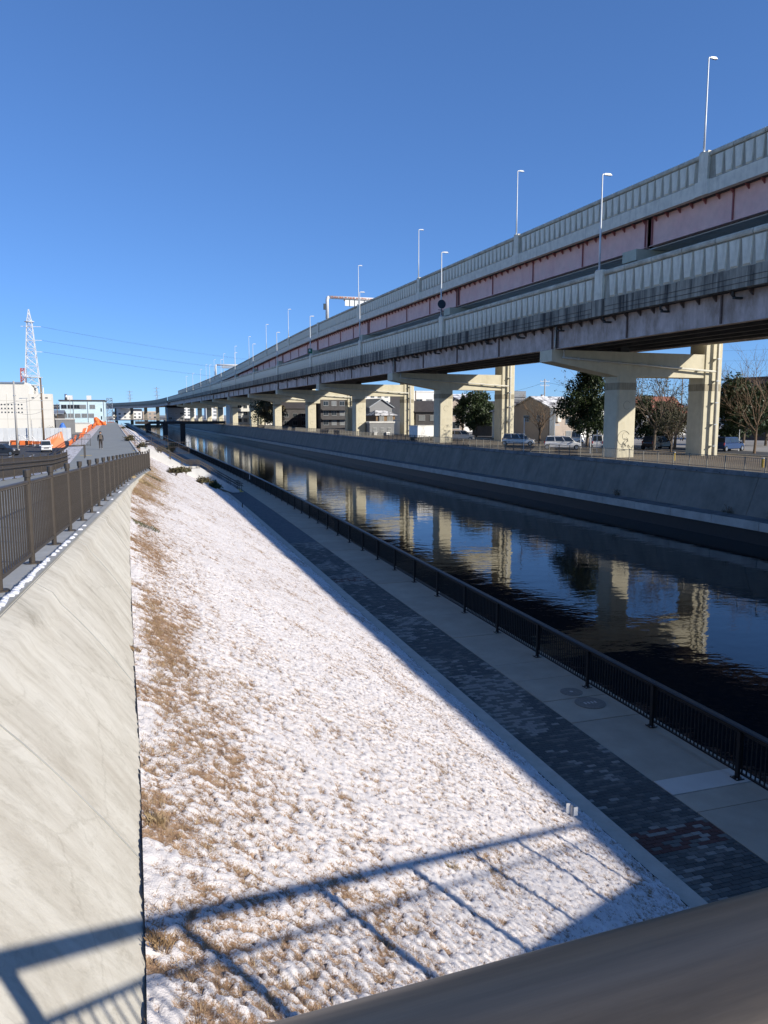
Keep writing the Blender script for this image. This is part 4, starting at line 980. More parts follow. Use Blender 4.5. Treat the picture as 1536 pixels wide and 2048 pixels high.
def tree(label, loc, h, rx, kind, seed, group='trees behind the viaduct', leafm=None, trunk=.16, nleaf=5200, leaf=.17):
    rt = thing('tree', label, 'tree', loc, 0, group); rg = random.Random(seed); rn = np.random.default_rng(seed)
    mb = MB(); tips = []
    if kind == 'bare':
        h *= 1.18
        mb.tube([(0,0,-.3), (.05*h*.2, 0, h*.16), (.02*h, .01*h, h*.34)], [trunk*1.2, trunk, trunk*.8], 8)
        for k in range(6):
            a = k*1.05+rg.random(); el = rg.uniform(.9, 1.9)
            branch(mb, Vector((.02*h*rg.random(), .0, h*rg.uniform(.14, .34))), Vector((math.cos(a), math.sin(a), el)).normalized(), h*rg.uniform(.26, .36), trunk*.5, 3, rg, tips, 3, 0., .42)
        mb.build('trunk', M['bark'] if seed % 2 else M['twig'], rt)
        if leafm:
            T = np.array(tips); k = min(nleaf, len(T)*4); P = T[rn.integers(0, len(T), k)]+rn.normal(0, .22, (k, 3)); foliage(P, leaf, leafm, rt, rn, 'crown')
        else:
            P2 = MB()
            for p in tips[::2]:
                for _ in range(2):
                    q = Vector(p)+Vector((rg.gauss(0, .2), rg.gauss(0, .2), rg.uniform(.1, .5))); P2.tube([p, q], [.011, .005], 3, 0, False)
            P2.build('crown', M['twig'], rt, kind='stuff')
        return rt
    mb.tube([(0,0,-.3), (.1, .05, h*.25), (.0, .1, h*.55), (0, 0, h*.85)], [trunk*1.3, trunk, trunk*.7, trunk*.2], 8)
    for k in range(9):
        a = rg.uniform(0, 6.28); z = h*rg.uniform(.2, .6); mb.tube([(0, 0, z), (rx*.4*math.cos(a), rx*.4*math.sin(a), z+h*.12), (rx*.75*math.cos(a), rx*.75*math.sin(a), z+h*.2)], [trunk*.4, trunk*.25, .02], 5)
    mb.build('trunk', M['bark'], rt)
    # crown of uneven clumps
    nc = 46; C = []
    while len(C) < nc:
        v = rn.normal(0, 1, 3); v /= np.linalg.norm(v); r = rn.random()**.35
        z = v[2]*r; sh = 1-.35*max(0, z)-.25*max(0, -z-.3)
        C.append((v[0]*r*rx*sh, v[1]*r*rx*sh, h*.56+z*h*.42, rn.uniform(.22, .42)*rx))
    C = np.array(C); idx = rn.integers(0, nc, nleaf); d = rn.normal(0, 1, (nleaf, 3)); d /= np.linalg.norm(d, axis=1)[:, None]
    P = C[idx, :3]+d*(C[idx, 3]*rn.random(nleaf)**.4)[:, None]; P = P[P[:, 2] > h*.1]
    foliage(P, leaf, leafm or M['leaf'], rt, rn, 'crown'); return rt
def gpt(px, v_or_D, z=GZ_R): 
    p = dep(px, 829, v_or_D); return (p[0], p[1], z)
tree('dense dark evergreen tree left of the graffiti pier', gpt(1176, 100), 10.8, 3.5, 'leafy', 21, nleaf=15000, leaf=.19)
tree('thin leafy tree reaching up beside the beam of the graffiti pier', gpt(1190, 112), 12., 2.6, 'bare', 22, leafm=M['leaf3'], leaf=.14)
tree('green tree seen between the two columns of the graffiti pier', gpt(1300, 100), 7.4, 2.8, 'leafy', 23, nleaf=9000, leaf=.17)
tree('slender bare tree with few leaves between the columns of the graffiti pier', gpt(1310, 93), 8.9, 2.4, 'bare', 25, leafm=M['leaf3'], leaf=.12, nleaf=900)
tree('scraggly half-bare tree near the right column of the graffiti pier', gpt(1352, 95), 8.7, 2.4, 'bare', 27, leafm=M['leaf3'], leaf=.12, nleaf=1300)
tree('tangled bush-like small tree under the graffiti pier', gpt(1345, 88), 4.6, 2.0, 'bare', 29, leafm=M['leaf3'], leaf=.12, nleaf=1500, trunk=.1)
tree('large round dark evergreen tree right of the tall columns', gpt(1490, 94), 8.8, 3.9, 'leafy', 31, nleaf=17000, leaf=.21, trunk=.14)
tree('tall spreading bare tree behind the round evergreen', gpt(1475, 118), 13., 3.6, 'bare', 33)
tree('pale-barked bare tree in front of the round evergreen', gpt(1513, 86), 8.2, 2.4, 'bare', 36, trunk=.13)
tree('low leafy tree filling the gap between the graffiti pier columns', gpt(1345, 104), 6.4, 2.7, 'leafy', 24, nleaf=7000, leaf=.17, leafm=M['leaf2'])
tree('dark evergreen tree at the right edge behind the pale-barked bare tree', gpt(1535, 108), 8.2, 3.4, 'leafy', 34, nleaf=11000, leaf=.2)
tree('big dark rounded tree between the columns of the second pier', gpt(953, 150), 9.0, 3.9, 'leafy', 41, nleaf=14000, leaf=.22)
tree('reddish bare fan-shaped tree beside the beige house', gpt(1079, 106), 6.4, 2.0, 'bare', 42, trunk=.14)
tree('dull green tree beyond the fifth pier', gpt(530, 262), 10., 5.5, 'leafy', 43, nleaf=4000, leaf=.35)
tree('dull green tree with brown branches beyond the fifth pier', gpt(545, 250), 8.5, 4.2, 'leafy', 44, nleaf=3500, leaf=.33, leafm=M['leaf2'])

def window(rt, x, y, z, w_, h_, face='y', m_=None, s=-1):
    """framed window on a wall; face y: wall normal -y, face x: wall normal s*x"""
    if face == 'y':
        f = MB().box(x-w_/2-.06, x+w_/2+.06, y-.07, y-.004, z-.06, z+h_+.06).build('window', M['frame'], rt)
        MB().box(x-w_/2, x-.03, y-.085, y-.073, z, z+h_).build('pane', m_ or M['glass'], f); MB().box(x+.03, x+w_/2, y-.085, y-.073, z, z+h_).build('pane', m_ or M['glass'], f)
        MB().box(x-w_/2-.1, x+w_/2+.1, y-.14, y-.075, z-.13, z-.065).build('sill', M['frame'], f)
    else:
        a, c = sorted((x+s*.004, x+s*.07)); e, g = sorted((x+s*.073, x+s*.085))
        f = MB().box(a, c, y-w_/2-.06, y+w_/2+.06, z-.06, z+h_+.06).build('window', M['frame'], rt)
        MB().box(e, g, y-w_/2, y-.03, z, z+h_).build('pane', m_ or M['glass'], f); MB().box(e, g, y+.03, y+w_/2, z, z+h_).build('pane', m_ or M['glass'], f)
def house(label, loc, w_, d_, h_, wallm, roofm, kind='gable_x', rh=1.8, rz=0., wins=(), wins_l=(), name='house', balcony=0, extras=None):
    """front wall at local y=0 facing -y, x centred; wins (x,z,w,h) on the front, wins_l (y,z,w,h) on the left side"""
    rt = thing(name, label, 'house' if name == 'house' else 'building', loc, rz)
    MB().box(-w_/2, w_/2, 0, d_, -.3, h_).build('wall', wallm, rt); o = .45
    if kind == 'gable_x':     # ridge along x
        pr = [(-o, h_-.1), (d_/2, h_+rh), (d_+o, h_-.1), (d_+o, h_+.1), (d_/2, h_+rh+.2), (-o, h_+.1)]
        MB().prism([(-w_/2-o, y, z) for y, z in pr], [(w_/2+o, y, z) for y, z in pr]).build('roof', roofm, rt)
        MB().prism([(-w_/2+.01, 0.01, h_), (-w_/2+.01, d_-.01, h_), (-w_/2+.01, d_/2, h_+rh)], [(w_/2-.01, .01, h_), (w_/2-.01, d_-.01, h_), (w_/2-.01, d_/2, h_+rh)]).build('gable', wallm, rt)
    elif kind == 'gable_y':   # ridge along y, gable to the front
        pr = [(-w_/2-o, h_-.15), (0, h_+rh), (w_/2+o, h_-.15), (w_/2+o, h_+.05), (0, h_+rh+.2), (-w_/2-o, h_+.05)]
        MB().prism([(x, -o, z) for x, z in pr], [(x, d_+o, z) for x, z in pr]).build('roof', roofm, rt)
        MB().prism([(-w_/2+.01, .01, h_), (w_/2-.01, .01, h_), (0, .01, h_+rh)], [(-w_/2+.01, d_-.01, h_), (w_/2-.01, d_-.01, h_), (0, d_-.01, h_+rh)]).build('gable', wallm, rt)
    elif kind == 'hip':
        b0 = [(-w_/2-o, -o, h_), (w_/2+o, -o, h_), (w_/2+o, d_+o, h_), (-w_/2-o, d_+o, h_)]; t0 = [(-w_/4, d_/2-.1, h_+rh), (w_/4, d_/2-.1, h_+rh), (w_/4, d_/2+.1, h_+rh), (-w_/4, d_/2+.1, h_+rh)]
        MB().prism([(x, y, z-.12) for x, y, z in b0], b0).prism([(x, y, z+.002) for x, y, z in b0], t0).build('roof', roofm, rt)
    else:
        MB().box(-w_/2-.15, w_/2+.15, -.15, d_+.15, h_+.002, h_+.35).build('roof', roofm, rt)
    for x, z, ww, hh in wins: window(rt, x, 0, z, ww, hh, 'y', M['curtain'] if random.random() < .4 else None)
    for y, z, ww, hh in wins_l: window(rt, -w_/2, y, z, ww, hh, 'x', M['curtain'] if random.random() < .4 else None)
    for k in range(balcony):
        z = 2.9*(k+1)-.1; b_ = MB().box(-w_/2, w_/2, -1.3, -.003, z, z+.15).box(-w_/2, w_/2, -1.3, -1.2, z+.15, z+1.1).build('balcony', wallm, rt)
    if extras: extras(rt)
    return rt
R = lambda n, w_, z, ww=1.5, hh=1.1: [((i-(n-1)/2)*w_/n, z, ww, hh) for i in range(n)]
def ac_units(rt):
    for x in (-1.6, 1.2): MB().box(x-.4, x+.4, -.5, -.15, .1, .75).build('air_conditioner', M['whitep'], rt)
house('grey gabled house with metal roof seen between two pier columns', gpt(762, 192), 6.6, 9, 6.2, M['grey'], M['roofg'], 'gable_y', 2.0, .25, R(1, 6, 4.2, .7, .9), [(3, 4.2, 1.4, 1.1), (3, 1.2, 1.4, 1.1)])
house('small brown boarded house with a pale hipped roof', gpt(771, 180), 5.0, 6, 4.3, M['brownw'], M['roofs'], 'hip', 1.1, .15, R(2, 4.6, 2.9, 1.3, 1.0)+R(1, 3, .9, 1.6, 1.6))
house('low grey flat shed with small windows behind the bank fence', gpt(764, 160), 5.6, 5, 2.6, M['grey'], M['planter'], 'flat', 0, .1, R(3, 5, 1.0, .7, .6), name='shed', extras=ac_units)
house('cream flat-roofed low block beside the third pier', gpt(824, 165), 4.2, 5, 2.9, M['cream'], M['planter'], 'flat', 0, .1, R(1, 4, 1.0, 1.2, .9), name='low_building')
house('white three-storey apartment house with balconies', gpt(838, 222), 10.5, 9, 10.9, M['whitew'], M['whitew'], 'flat', 0, .1, R(3, 10, 1., 2., 1.8)+R(3, 10, 4.0, 2., 1.8)+R(3, 10, 7.0, 2., 1.8), balcony=2, name='apartment_house')
house('beige taller apartment block far behind the grey house', gpt(745, 320), 17, 12, 15.5, M['cream'], M['planter'], 'flat', 0, .1, R(5, 16, 8.5, 1.6, 1.5)+R(5, 16, 11.5, 1.6, 1.5)+R(5, 16, 5.5, 1.6, 1.5), name='apartment_block')
house('dark two-storey house with tiled roof right of the third pier', gpt(855, 165), 5.2, 7, 5.0, M['darkw'], M['roofd'], 'gable_x', 2.2, -.15, R(2, 5, 3.2, 1.3, 1.0)+R(2, 5, .9, 1.3, 1.2))
house('narrow white house with balconies left of the dark round tree', gpt(912, 175), 4.4, 6, 6.6, M['beige'], M['roofd'], 'gable_y', 1.3, .1, R(1, 4, 4.2, 1.6, 1.2)+R(1, 4, 1.2, 1.8, 1.5))
house('white house with slanted roof behind the dark round tree', gpt(945, 215), 9, 9, 8.2, M['whitew'], M['roofs'], 'gable_x', 1.8, .1, R(3, 9, 4.8, 1.4, 1.2)+R(3, 9, 1.2, 1.4, 1.2))
house('pale house with snow on its low roof beside the round tree', gpt(925, 195), 6, 8, 6.0, M['whitew'], M['roofs'], 'hip', 1.3, .1, R(2, 6, 3.6, 1.2, 1.0))
house('cream house with dark snow-patched roof near the second pier', gpt(1049, 140), 4.6, 7, 5.0, M['cream'], M['roofs'], 'hip', 1.4, .15, R(2, 4.2, 3.0, 1.1, 1.0)+R(2, 4.2, .6, 1.4, 1.2))
house('row house with dark roof and snow patches behind the cream house', gpt(1030, 158), 11, 8, 5.4, M['darkw'], M['roofd'], 'gable_x', 1.6, .1, R(4, 10, 3.2, 1.2, 1.0))
def stairs_ext(rt):
    MB().box(-3.6, -3.5, -1.2, -.01, 0, 5.4).build('stair_frame', M['steel'], rt); MB().box(-3.4, -2.3, -1.1, -.01, 2.6, 2.75).build('stair_landing', M['steel'], rt)
    MB().box(-2.1, -1.2, -.5, -.01, 3.2, 5.1).build('meter_box', M['cream'], rt)
house('beige two-storey house with snow-dusted gable roof and dark end', gpt(1128, 128), 7.4, 8, 5.6, M['beige'], M['roofs'], 'gable_x', 1.7, .32, [(1.6, 2.9, 2.4, 1.1), (1.2, .4, 1.2, 1.2), (2.6, .4, .9, 1.2)], [(2, 3.2, 1.2, 1.0), (5, 3.2, 1.2, 1.0)], extras=stairs_ext)
house('house with long brown-red tiled roof behind the pier trees', gpt(1330, 165), 11.5, 9, 4.6, M['whitew'], M['roofr'], 'gable_x', 3.6, .05, R(4, 10, 2.9, 1.5, 1.2)+R(3, 10, .6, 1.5, 1.2))
house('white house partly hidden by trees behind the graffiti pier', gpt(1200, 150), 9, 8, 5.8, M['whitew'], M['roofd'], 'gable_x', 1.6, .1, R(3, 9, 3.4, 1.5, 1.1))
house('tall dark grey building at the edge of the view beyond the bare tree', gpt(1590, 130), 9, 9, 10.5, M['darkw'], M['roofd'], 'flat', 0, .1, R(3, 8, 5.4, 1.4, 1.2)+R(3, 8, 8., 1.4, 1.2), name='apartment_house')
house('dark brown apartment house between the third and fourth piers', gpt(668, 240), 8.6, 10, 11., M['darkw'], M['roofd'], 'flat', 0, .05, R(3, 8, 1.2, 1.5, 1.3)+R(3, 8, 4.2, 1.5, 1.3)+R(3, 8, 7.2, 1.5, 1.3), balcony=2, name='apartment_house')
house('red-walled house with dark roof behind the fourth pier', gpt(645, 255), 6.5, 8, 5.8, M['redw'], M['roofd'], 'hip', 1.8, .05, R(2, 6, 3.4, 1.4, 1.1)+R(2, 6, .8, 1.4, 1.3))
house('dark gabled house behind the fifth pier', gpt(590, 262), 9, 9, 6.5, M['darkw'], M['roofd'], 'gable_x', 2, .05, R(3, 9, 3.6, 1.4, 1.2)+R(3, 9, .8, 1.5, 1.4))
house('pale house with dark roof behind the fourth pier', gpt(578, 290), 8, 9, 7.4, M['cream'], M['roofd'], 'hip', 2., .05, R(3, 8, 4.2, 1.4, 1.2))
house('white and red apartment house seen behind the sixth pier', gpt(485, 330), 11, 10, 10.5, M['whitew'], M['roofr'], 'flat', 0, .05, R(4, 10, 1.2, 1.6, 1.4)+R(4, 10, 4.2, 1.6, 1.4)+R(4, 10, 7.2, 1.6, 1.4), balcony=2, name='apartment_house')
house('grey high-rise apartment tower with many balconies on the skyline', gpt(1036, 820), 19, 16, 29., M['grey'], M['grey'], 'flat', 0, .1, [w_ for z in range(2, 27, 3) for w_ in R(4, 18, z, 3.2, 1.5)], balcony=8, name='apartment_tower')
k_ = 0
for px, D, w_, h_, wm_, lab in ((250, 800, 16, 11, 'whitew', 'white far house under the curved expressway, next to the asphalt path end'), (270, 820, 14, 9, 'whitew', 'second white far house under the curved expressway'), (236, 840, 12, 8, 'cream', 'small cream far house behind the construction frame'), (352, 560, 12, 10, 'grey', 'grey far house behind the low canal bridge'), (300, 760, 14, 8, 'beige', 'beige far house at the canal bend')):
    house(lab, gpt(px, D, 2.4), w_, 12, h_, M[wm_], M['roofd'] if k_ % 2 else M['whitew'], 'gable_x' if k_ % 2 else 'flat', 2., .05, R(3, w_, 1.5, 2., 1.6)+R(3, w_, 5., 2., 1.6)); k_ += 1
rg = random.Random(3)
for k in range(34):    # low roofs along the skyline behind
    px = 520+k*31+rg.uniform(-8, 8); D = rg.uniform(240, 420); h_ = rg.uniform(5., 8.5)
    side = ['white', 'cream', 'grey', 'beige', 'dark'][k % 5]; wm_ = ['whitew', 'cream', 'grey', 'beige', 'darkw'][k % 5]; rm_ = ['roofd', 'roofs', 'roofg'][k % 3]; rn_ = ['dark', 'snow-patched', 'grey metal'][k % 3]
    kd = rg.choice(['gable_x', 'hip', 'gable_y'])
    o = house('%s %s house with %s roof in the town skyline behind the piers' % (side, {'gable_x': 'long-ridged', 'hip': 'hip-roofed', 'gable_y': 'gable-fronted'}[kd], rn_), gpt(px, D), rg.uniform(7, 12), 9, h_, M[wm_], M[rm_], kd, rg.uniform(1.2, 2.2), rg.uniform(-.3, .3), R(2, 8, h_-2.3, 1.4, 1.1)+R(2, 8, .8, 1.4, 1.1))
    o['group'] = 'houses of the town skyline'
for k, (px, D, h_) in enumerate(((430, 700, 20), (378, 900, 26))):
    house(['pale tall block on the horizon behind the viaduct', 'white tall block peeking over the viaduct'][k], gpt(px, D), 16, 14, h_, M['whitew'], M['planter'], 'flat', 0, .05, [w_ for z in range(3, int(h_)-2, 3) for w_ in R(3, 15, z, 2.5, 1.5)], name='apartment_block')

# vehicles
def vehicle(label, loc, rz, L_, W_, H_, prof, paint, name='minivan', wheels=(.75, -.85), wr=.33, group=None, dark_low=False):
    """prof: side outline [(x,z)] of lower body and cabin; x forward along local -y"""
    rt = thing(name, label, 'van' if 'van' in name else 'car', loc, rz, group)
    body, cab = prof; hw = W_/2
    def loft(pts, w0, w1, nm, m_):
        zz = [z for _, z in pts]; z0, z1 = min(zz), max(zz)
        wof = lambda z: w0+(w1-w0)*((z-z0)/(z1-z0))
        return MB().prism([(-wof(z), -y, z) for y, z in pts], [(wof(z), -y, z) for y, z in pts]).build(nm, m_, rt)
    b_ = loft(body, hw, hw-.04, 'body', paint); c_ = loft(cab, hw-.05, hw-.17, 'cabin', paint)
    for md, sg in ((b_, .09), (c_, .07)):
        bv = md.modifiers.new('bevel', 'BEVEL'); bv.width = sg; bv.segments = 3; bv.limit_method = 'ANGLE'
    # glass: side panes, windscreen, rear window
    (rx0, zb), (rx1, zt_), (fx1, _), (fx0, _) = cab[0], cab[1], cab[2], cab[3]
    for s in (-1, 1):
        n = 3
        for k in range(n):
            a = k/n; c = (k+1)/n; e = .05
            q = lambda f, g: (s*((hw-.05)+(-.12)*g+.012), -((rx0+(fx0-rx0)*f)*(1-g)+(rx1+(fx1-rx1)*f)*g), zb+(zt_-zb)*g)
            P = [q(a+.02, .12), q(c-.02, .12), q(c-.02, .86), q(a+.02, .86)]
            MB().prism(P, [(x-s*.02, y, z) for x, y, z in P]).build('side_window', M['glass'], rt)
        MB().box(*sorted((s*(hw-.02), s*(hw+.16))), -fx0-.12+.3, -fx0+.02+.3, zb-.02, zb+.14).build('mirror', paint, rt)
        for wy in wheels:
            w_ = MB().disc((s*(hw-.10), -wy*L_/2*1.0, wr), wr, .22, 20, 'x').build('wheel', M['tyre'], rt); MB().disc((s*(hw+.015), -wy*L_/2, wr), wr*.62, .03, 16, 'x').build('rim', M['rim'], w_)
        fx = max(y for y, _ in body); rx_ = min(y for y, _ in body)
        MB().box(*sorted((s*(hw-.42), s*(hw-.10))), -fx-.015, -fx+.12, zb-.30, zb-.12).build('headlight', M['lampg'], rt)
        MB().box(*sorted((s*(hw-.20), s*(hw-.06))), -rx_-.10, -rx_+.012, zb-.25, zb+.05).build('tail_light', M['red'], rt)
    def scr(f, g, w0): return [(-w0, -f[0], f[1]), (w0, -f[0], f[1]), (w0-.1, -g[0], g[1]), (-w0+.1, -g[0], g[1])]
    f0 = (fx0+(fx1-fx0)*.1+.02, zb+(zt_-zb)*.1); f1 = (fx0+(fx1-fx0)*.88+.02, zb+(zt_-zb)*.88)
    P = scr(f0, f1, hw-.12); MB().prism(P, [(x, y-.02, z+.01) for x, y, z in P]).build('windscreen', M['glass'], rt)
    f0 = (rx0+(rx1-rx0)*.12-.02, zb+(zt_-zb)*.12); f1 = (rx0+(rx1-rx0)*.85-.02, zb+(zt_-zb)*.85)
    P = scr(f0, f1, hw-.16); MB().prism(P, [(x, y+.02, z) for x, y, z in P]).build('rear_window', M['glass'], rt)
    MB().box(-hw+.45, hw-.45, -fx-.02, -fx+.05, zb-.42, zb-.22).build('grille', M['plasb'], rt)
    MB().box(-hw+.1, hw-.1, -fx-.03, -fx+.1, .22, .42).build('bumper', M['plasb'] if dark_low else paint, rt)
    return rt
MV = ([(-2.2, .28), (-2.28, .7), (-2.2, 1.0), (1.35, 1.0), (2.1, .86), (2.25, .62), (2.2, .28)], [(-2.15, 1.0), (-1.95, 1.72), (.75, 1.72), (1.55, 1.0)])
KV = ([(-1.6, .26), (-1.66, .7), (-1.6, 1.05), (1.4, 1.05), (1.62, .85), (1.66, .55), (1.6, .26)], [(-1.58, 1.05), (-1.5, 1.88), (.9, 1.88), (1.35, 1.05)])
SV = ([(-2.1, .34), (-2.2, .8), (-2.15, 1.05), (1.1, 1.05), (2.0, .98), (2.15, .7), (2.1, .34)], [(-2.1, 1.05), (-1.9, 1.72), (.3, 1.72), (1.15, 1.05)])
TR = ([(-2.3, .4), (-2.3, 1.0), (-2.3, 1.05), (1.6, 1.05), (2.2, 1.0), (2.3, .7), (2.3, .4)], [(.6, 1.05), (.65, 1.95), (1.85, 1.95), (2.2, 1.05)])
e90 = math.pi/2
vehicle('white minivan parked by the verge near the bare fan-shaped tree', (*onz(1125, 899, GZ_R)[:2], GZ_R), 1.05, 4.5, 1.75, 1.72, MV, M['carw'], 'minivan', group='vehicles on the far bank')
vehicle('silver minivan half hidden behind the second pier', (*onz(1037, 891, GZ_R)[:2], GZ_R), 1.0, 4.5, 1.75, 1.72, MV, M['cars'], 'minivan', group='vehicles on the far bank')
vehicle('white minivan in front of the big dark rounded tree', (*onz(921, 881, GZ_R)[:2], GZ_R), 1.1, 4.5, 1.75, 1.72, MV, M['carw'], 'minivan', group='vehicles on the far bank')
vehicle('light pickup truck with loaded bed behind the white minivan', gpt(1138, 112), .9, 4.6, 1.8, 1.9, TR, M['cars'], 'pickup_truck', group='vehicles on the far bank')
vehicle('dark blue car under the round evergreen tree', gpt(1460, 92), 1.9, 4.5, 1.75, 1.72, MV, M['carb'], 'parked_car', group='vehicles on the far bank')
vehicle('dark parked car under the half-bare trees of the graffiti pier', gpt(1318, 96), 1.9, 4.5, 1.75, 1.72, SV, M['card'], 'parked_car', group='vehicles on the far bank')
vehicle('pale small car behind the white poles near the graffiti pier', gpt(1196, 96), 2.6, 3.4, 1.48, 1.85, KV, M['carw'], 'parked_car', group='vehicles on the far bank')
rt = thing('box_truck', 'white long box truck parked beside the second pier', 'truck', (*onz(845, 882, GZ_R)[:2], GZ_R), .45, 'vehicles on the far bank')
MB().box(-2.2, 2.2, -1., 1., .7, 2.5).build('cargo_box', M['whitep'], rt); MB().box(-2.25, 2.25, -1.05, 1.05, 2.5, 2.62).build('roof_cap', M['planter'], rt); MB().box(-2.0, 2.9, -.8, .8, .45, .7).build('chassis', M['plasb'], rt)
cb = MB().box(2.25, 3.5, -.95, .95, .6, 2.1).build('cab', M['whitep'], rt); MB().box(3.5, 3.52, -.8, .8, 1.3, 1.95).build('windscreen', M['glass'], cb); MB().box(2.5, 3.3, -.965, -.952, 1.3, 1.9).build('side_window', M['glass'], cb)
for x in (-1.5, 2.8):
    for s in (-1, 1): MB().disc((x, s*.85, .42), .42, .25, 16, 'y').build('wheel', M['tyre'], rt)

# utility poles and wires on the far bank
def upole(label, loc, h, m_, arms=(.5, 1.3), transformer=False, group='utility poles', r=.16):
    rt = thing('utility_pole', label, 'utility pole', loc, 0, group)
    MB().tube([(0,0,-.3), (0,0,h)], [r, r*.65], 10).build('pole', m_, rt, True)
    for a in arms:
        MB().bar((-1.0, 0, h-a), (1.0, 0, h-a), .09).build('cross_arm', M['steel'], rt)
        for x in (-.9, -.3, .35, .9): MB().tube([(x, 0, h-a+.05), (x, 0, h-a+.27)], .05, 6).build('insulator', M['whitep'], rt)
    if transformer: MB().tube([(-.5, 0, h-4.1), (-.5, 0, h-3.0)], .3, 10).build('transformer', M['steel'], rt, True)
    return Vector(loc)+Vector((0, 0, h))
tops = []
for px, D, py, lab, tr in ((1088, 150, 759, 'utility pole with transformer above the fan-shaped bare tree', True), (955, 205, 778, 'utility pole with cross arms behind the round tree', False), (925, 165, 786, 'thin pole just right of the second pier left column', False), (950, 185, 783, 'slim tall pole behind the dark round tree', False), (1362, 170, 758, 'tall pole between the columns of the graffiti pier', False), (831, 175, 782, 'pole in front of the white three-storey apartment house', False), (575, 270, 797, 'dark pole behind the fifth pier', False), (640, 250, 790, 'dark pole behind the fourth pier', False)):
    h = (829-py)*D/FPX+CAMH-GZ_R; tops.append(upole(lab, gpt(px, D), h, M['poleg'] if tr else M['polew'], (.5, 1.3) if px in (1088, 955) else (), tr))
def wire(label, a, c, sag, r=.02, n=14, name='power_line'):
    a, c = Vector(a), Vector(c); pts = [a.lerp(c, k/n)-Vector((0, 0, sag*4*(k/n)*(1-k/n))) for k in range(n+1)]
    return tag(MB().tube(pts, r, 4).build(name, M['wire'], None), label, 'wire', 'overhead wires')
wire('wire from the transformer pole to the pole behind the round tree', tops[0]-Vector((0,0,.6)), tops[1]-Vector((0,0,.5)), 1.2)
wire('wire from the transformer pole towards the beam of the graffiti pier', tops[0]-Vector((0,0,.6)), Vector(gpt(1420, 160, 13.6)), 1.6)
wire('lower wire behind the beige house roof', tops[0]-Vector((0,0,4.)), Vector(gpt(1420, 160, 10.)), 1.)
for k, (ya, yb) in enumerate(((702, 689), (722, 712), (741, 736))): wire(['top', 'middle', 'lowest'][k]+' of the faint power lines right of the tall columns', dep(1400, ya, 420), dep(1700, yb, 420), .8, .035)
# poles and posts on the verge
for k, (px, h) in enumerate(((1163, 2.2), (1183, 2.0), (1196, 2.6), (1049, 4.0), (1481, 2.6), (1450, 1.2))):
    rt = thing('white_post', ['slim white post right of the beige house', 'pale short post by the evergreen', 'white post with dark band by the evergreen', 'tall thin grey sign pole in front of the cream house', 'white marker post under the round evergreen', 'low white post beside the tall column'][k], 'post', gpt(px, 84+2*k))
    MB().tube([(0,0,-.2), (0,0,h)], .05, 8).build('shaft', M['whitep'], rt); MB().tube([(0,0,h), (0,0,h+.05)], .06, 8).build('cap', M['stripeb'], rt)
for px, py, lab in ((1348, 921, 'yellow bollard by the bank fence between the pier columns'), (1525, 935, 'yellow and white bollard at the end of the bank fence')):
    p = onz(px, py, GZ_R); rt = thing('bollard', lab, 'bollard', (p[0], p[1], GZ_R)); MB().tube([(0,0,0), (0,0,.75)], .11, 12).build('shaft', M['yellow'], rt); MB().tube([(0,0,.75), (0,0,.82)], .12, 12).build('cap', M['whitep'], rt)
# tufts of weed on the canal shelf
for k, (u_, v_) in enumerate(((45., 42.), (45.05, 46.), (44.9, 38.5), (45., 60.))):
    rt = clump('weed', ['dry weed on the canal shelf below the wall', 'twiggy weed on the canal shelf near a wall joint', 'tall bare weed on the canal shelf at the edge of the view', 'small weed on the canal shelf below the graffiti pier'][k], W(u_, v_, -.1), (.3, .5, .6), 160, M['leaf2'], 300+k, .05, 'weed')
# ================================================================= LEFT SIDE TOWN
# cream building with a radio tower
cb = thing('cream_building', 'large cream windowless building with radio tower on its roof', 'building', (-21.9, 220.5, GZ_L))
MB().prism([(0,0,-.3), (0,0,11.4), (-5.4,0,11.4), (-40,0,11.4), (-40,0,-.3)], [(0,4,-.3), (0,4,11.4), (-5.4,26,11.4), (-40,26,11.4), (-40,26,-.3)]).build('wall', M['cream'], cb)
MB().prism([(-5.4,0.01,11.4), (-5.4,.01,13.4), (-6.4,.01,14.4), (-40,.01,14.4), (-40,.01,11.4)], [(-5.4,20,11.4), (-5.4,20,13.4), (-6.4,20,14.4), (-40,20,14.4), (-40,20,11.4)]).build('upper_wall', M['cream'], cb)
for z in (2.4, 4.8, 7.2, 9.6): MB().box(-40, .015, -.02, .0, z, z+.07).build('panel_joint', M['creamd'], cb)
for x in (-5.4, -10.8, -16.2): MB().box(x-.035, x+.035, -.022, 0, 0, 11.3).build('panel_joint', M['creamd'], cb)
for r_ in range(3):
    for k in range(9): MB().box(-7.2-k*.8-.22, -7.2-k*.8+.1, -.05, .0, 6.4+r_*1.0, 6.75+r_*1.0).build('vent', M['glass'], cb)
MB().box(-40, -6.3, -.3, .5, 14.0, 14.42).build('gutter', M['steel'], cb)
for x in (-2.5, -1.2, -4.5): MB().box(x-.3, x+.3, -.04, 0, 10.2, 10.5).build('vent', M['glass'], cb)
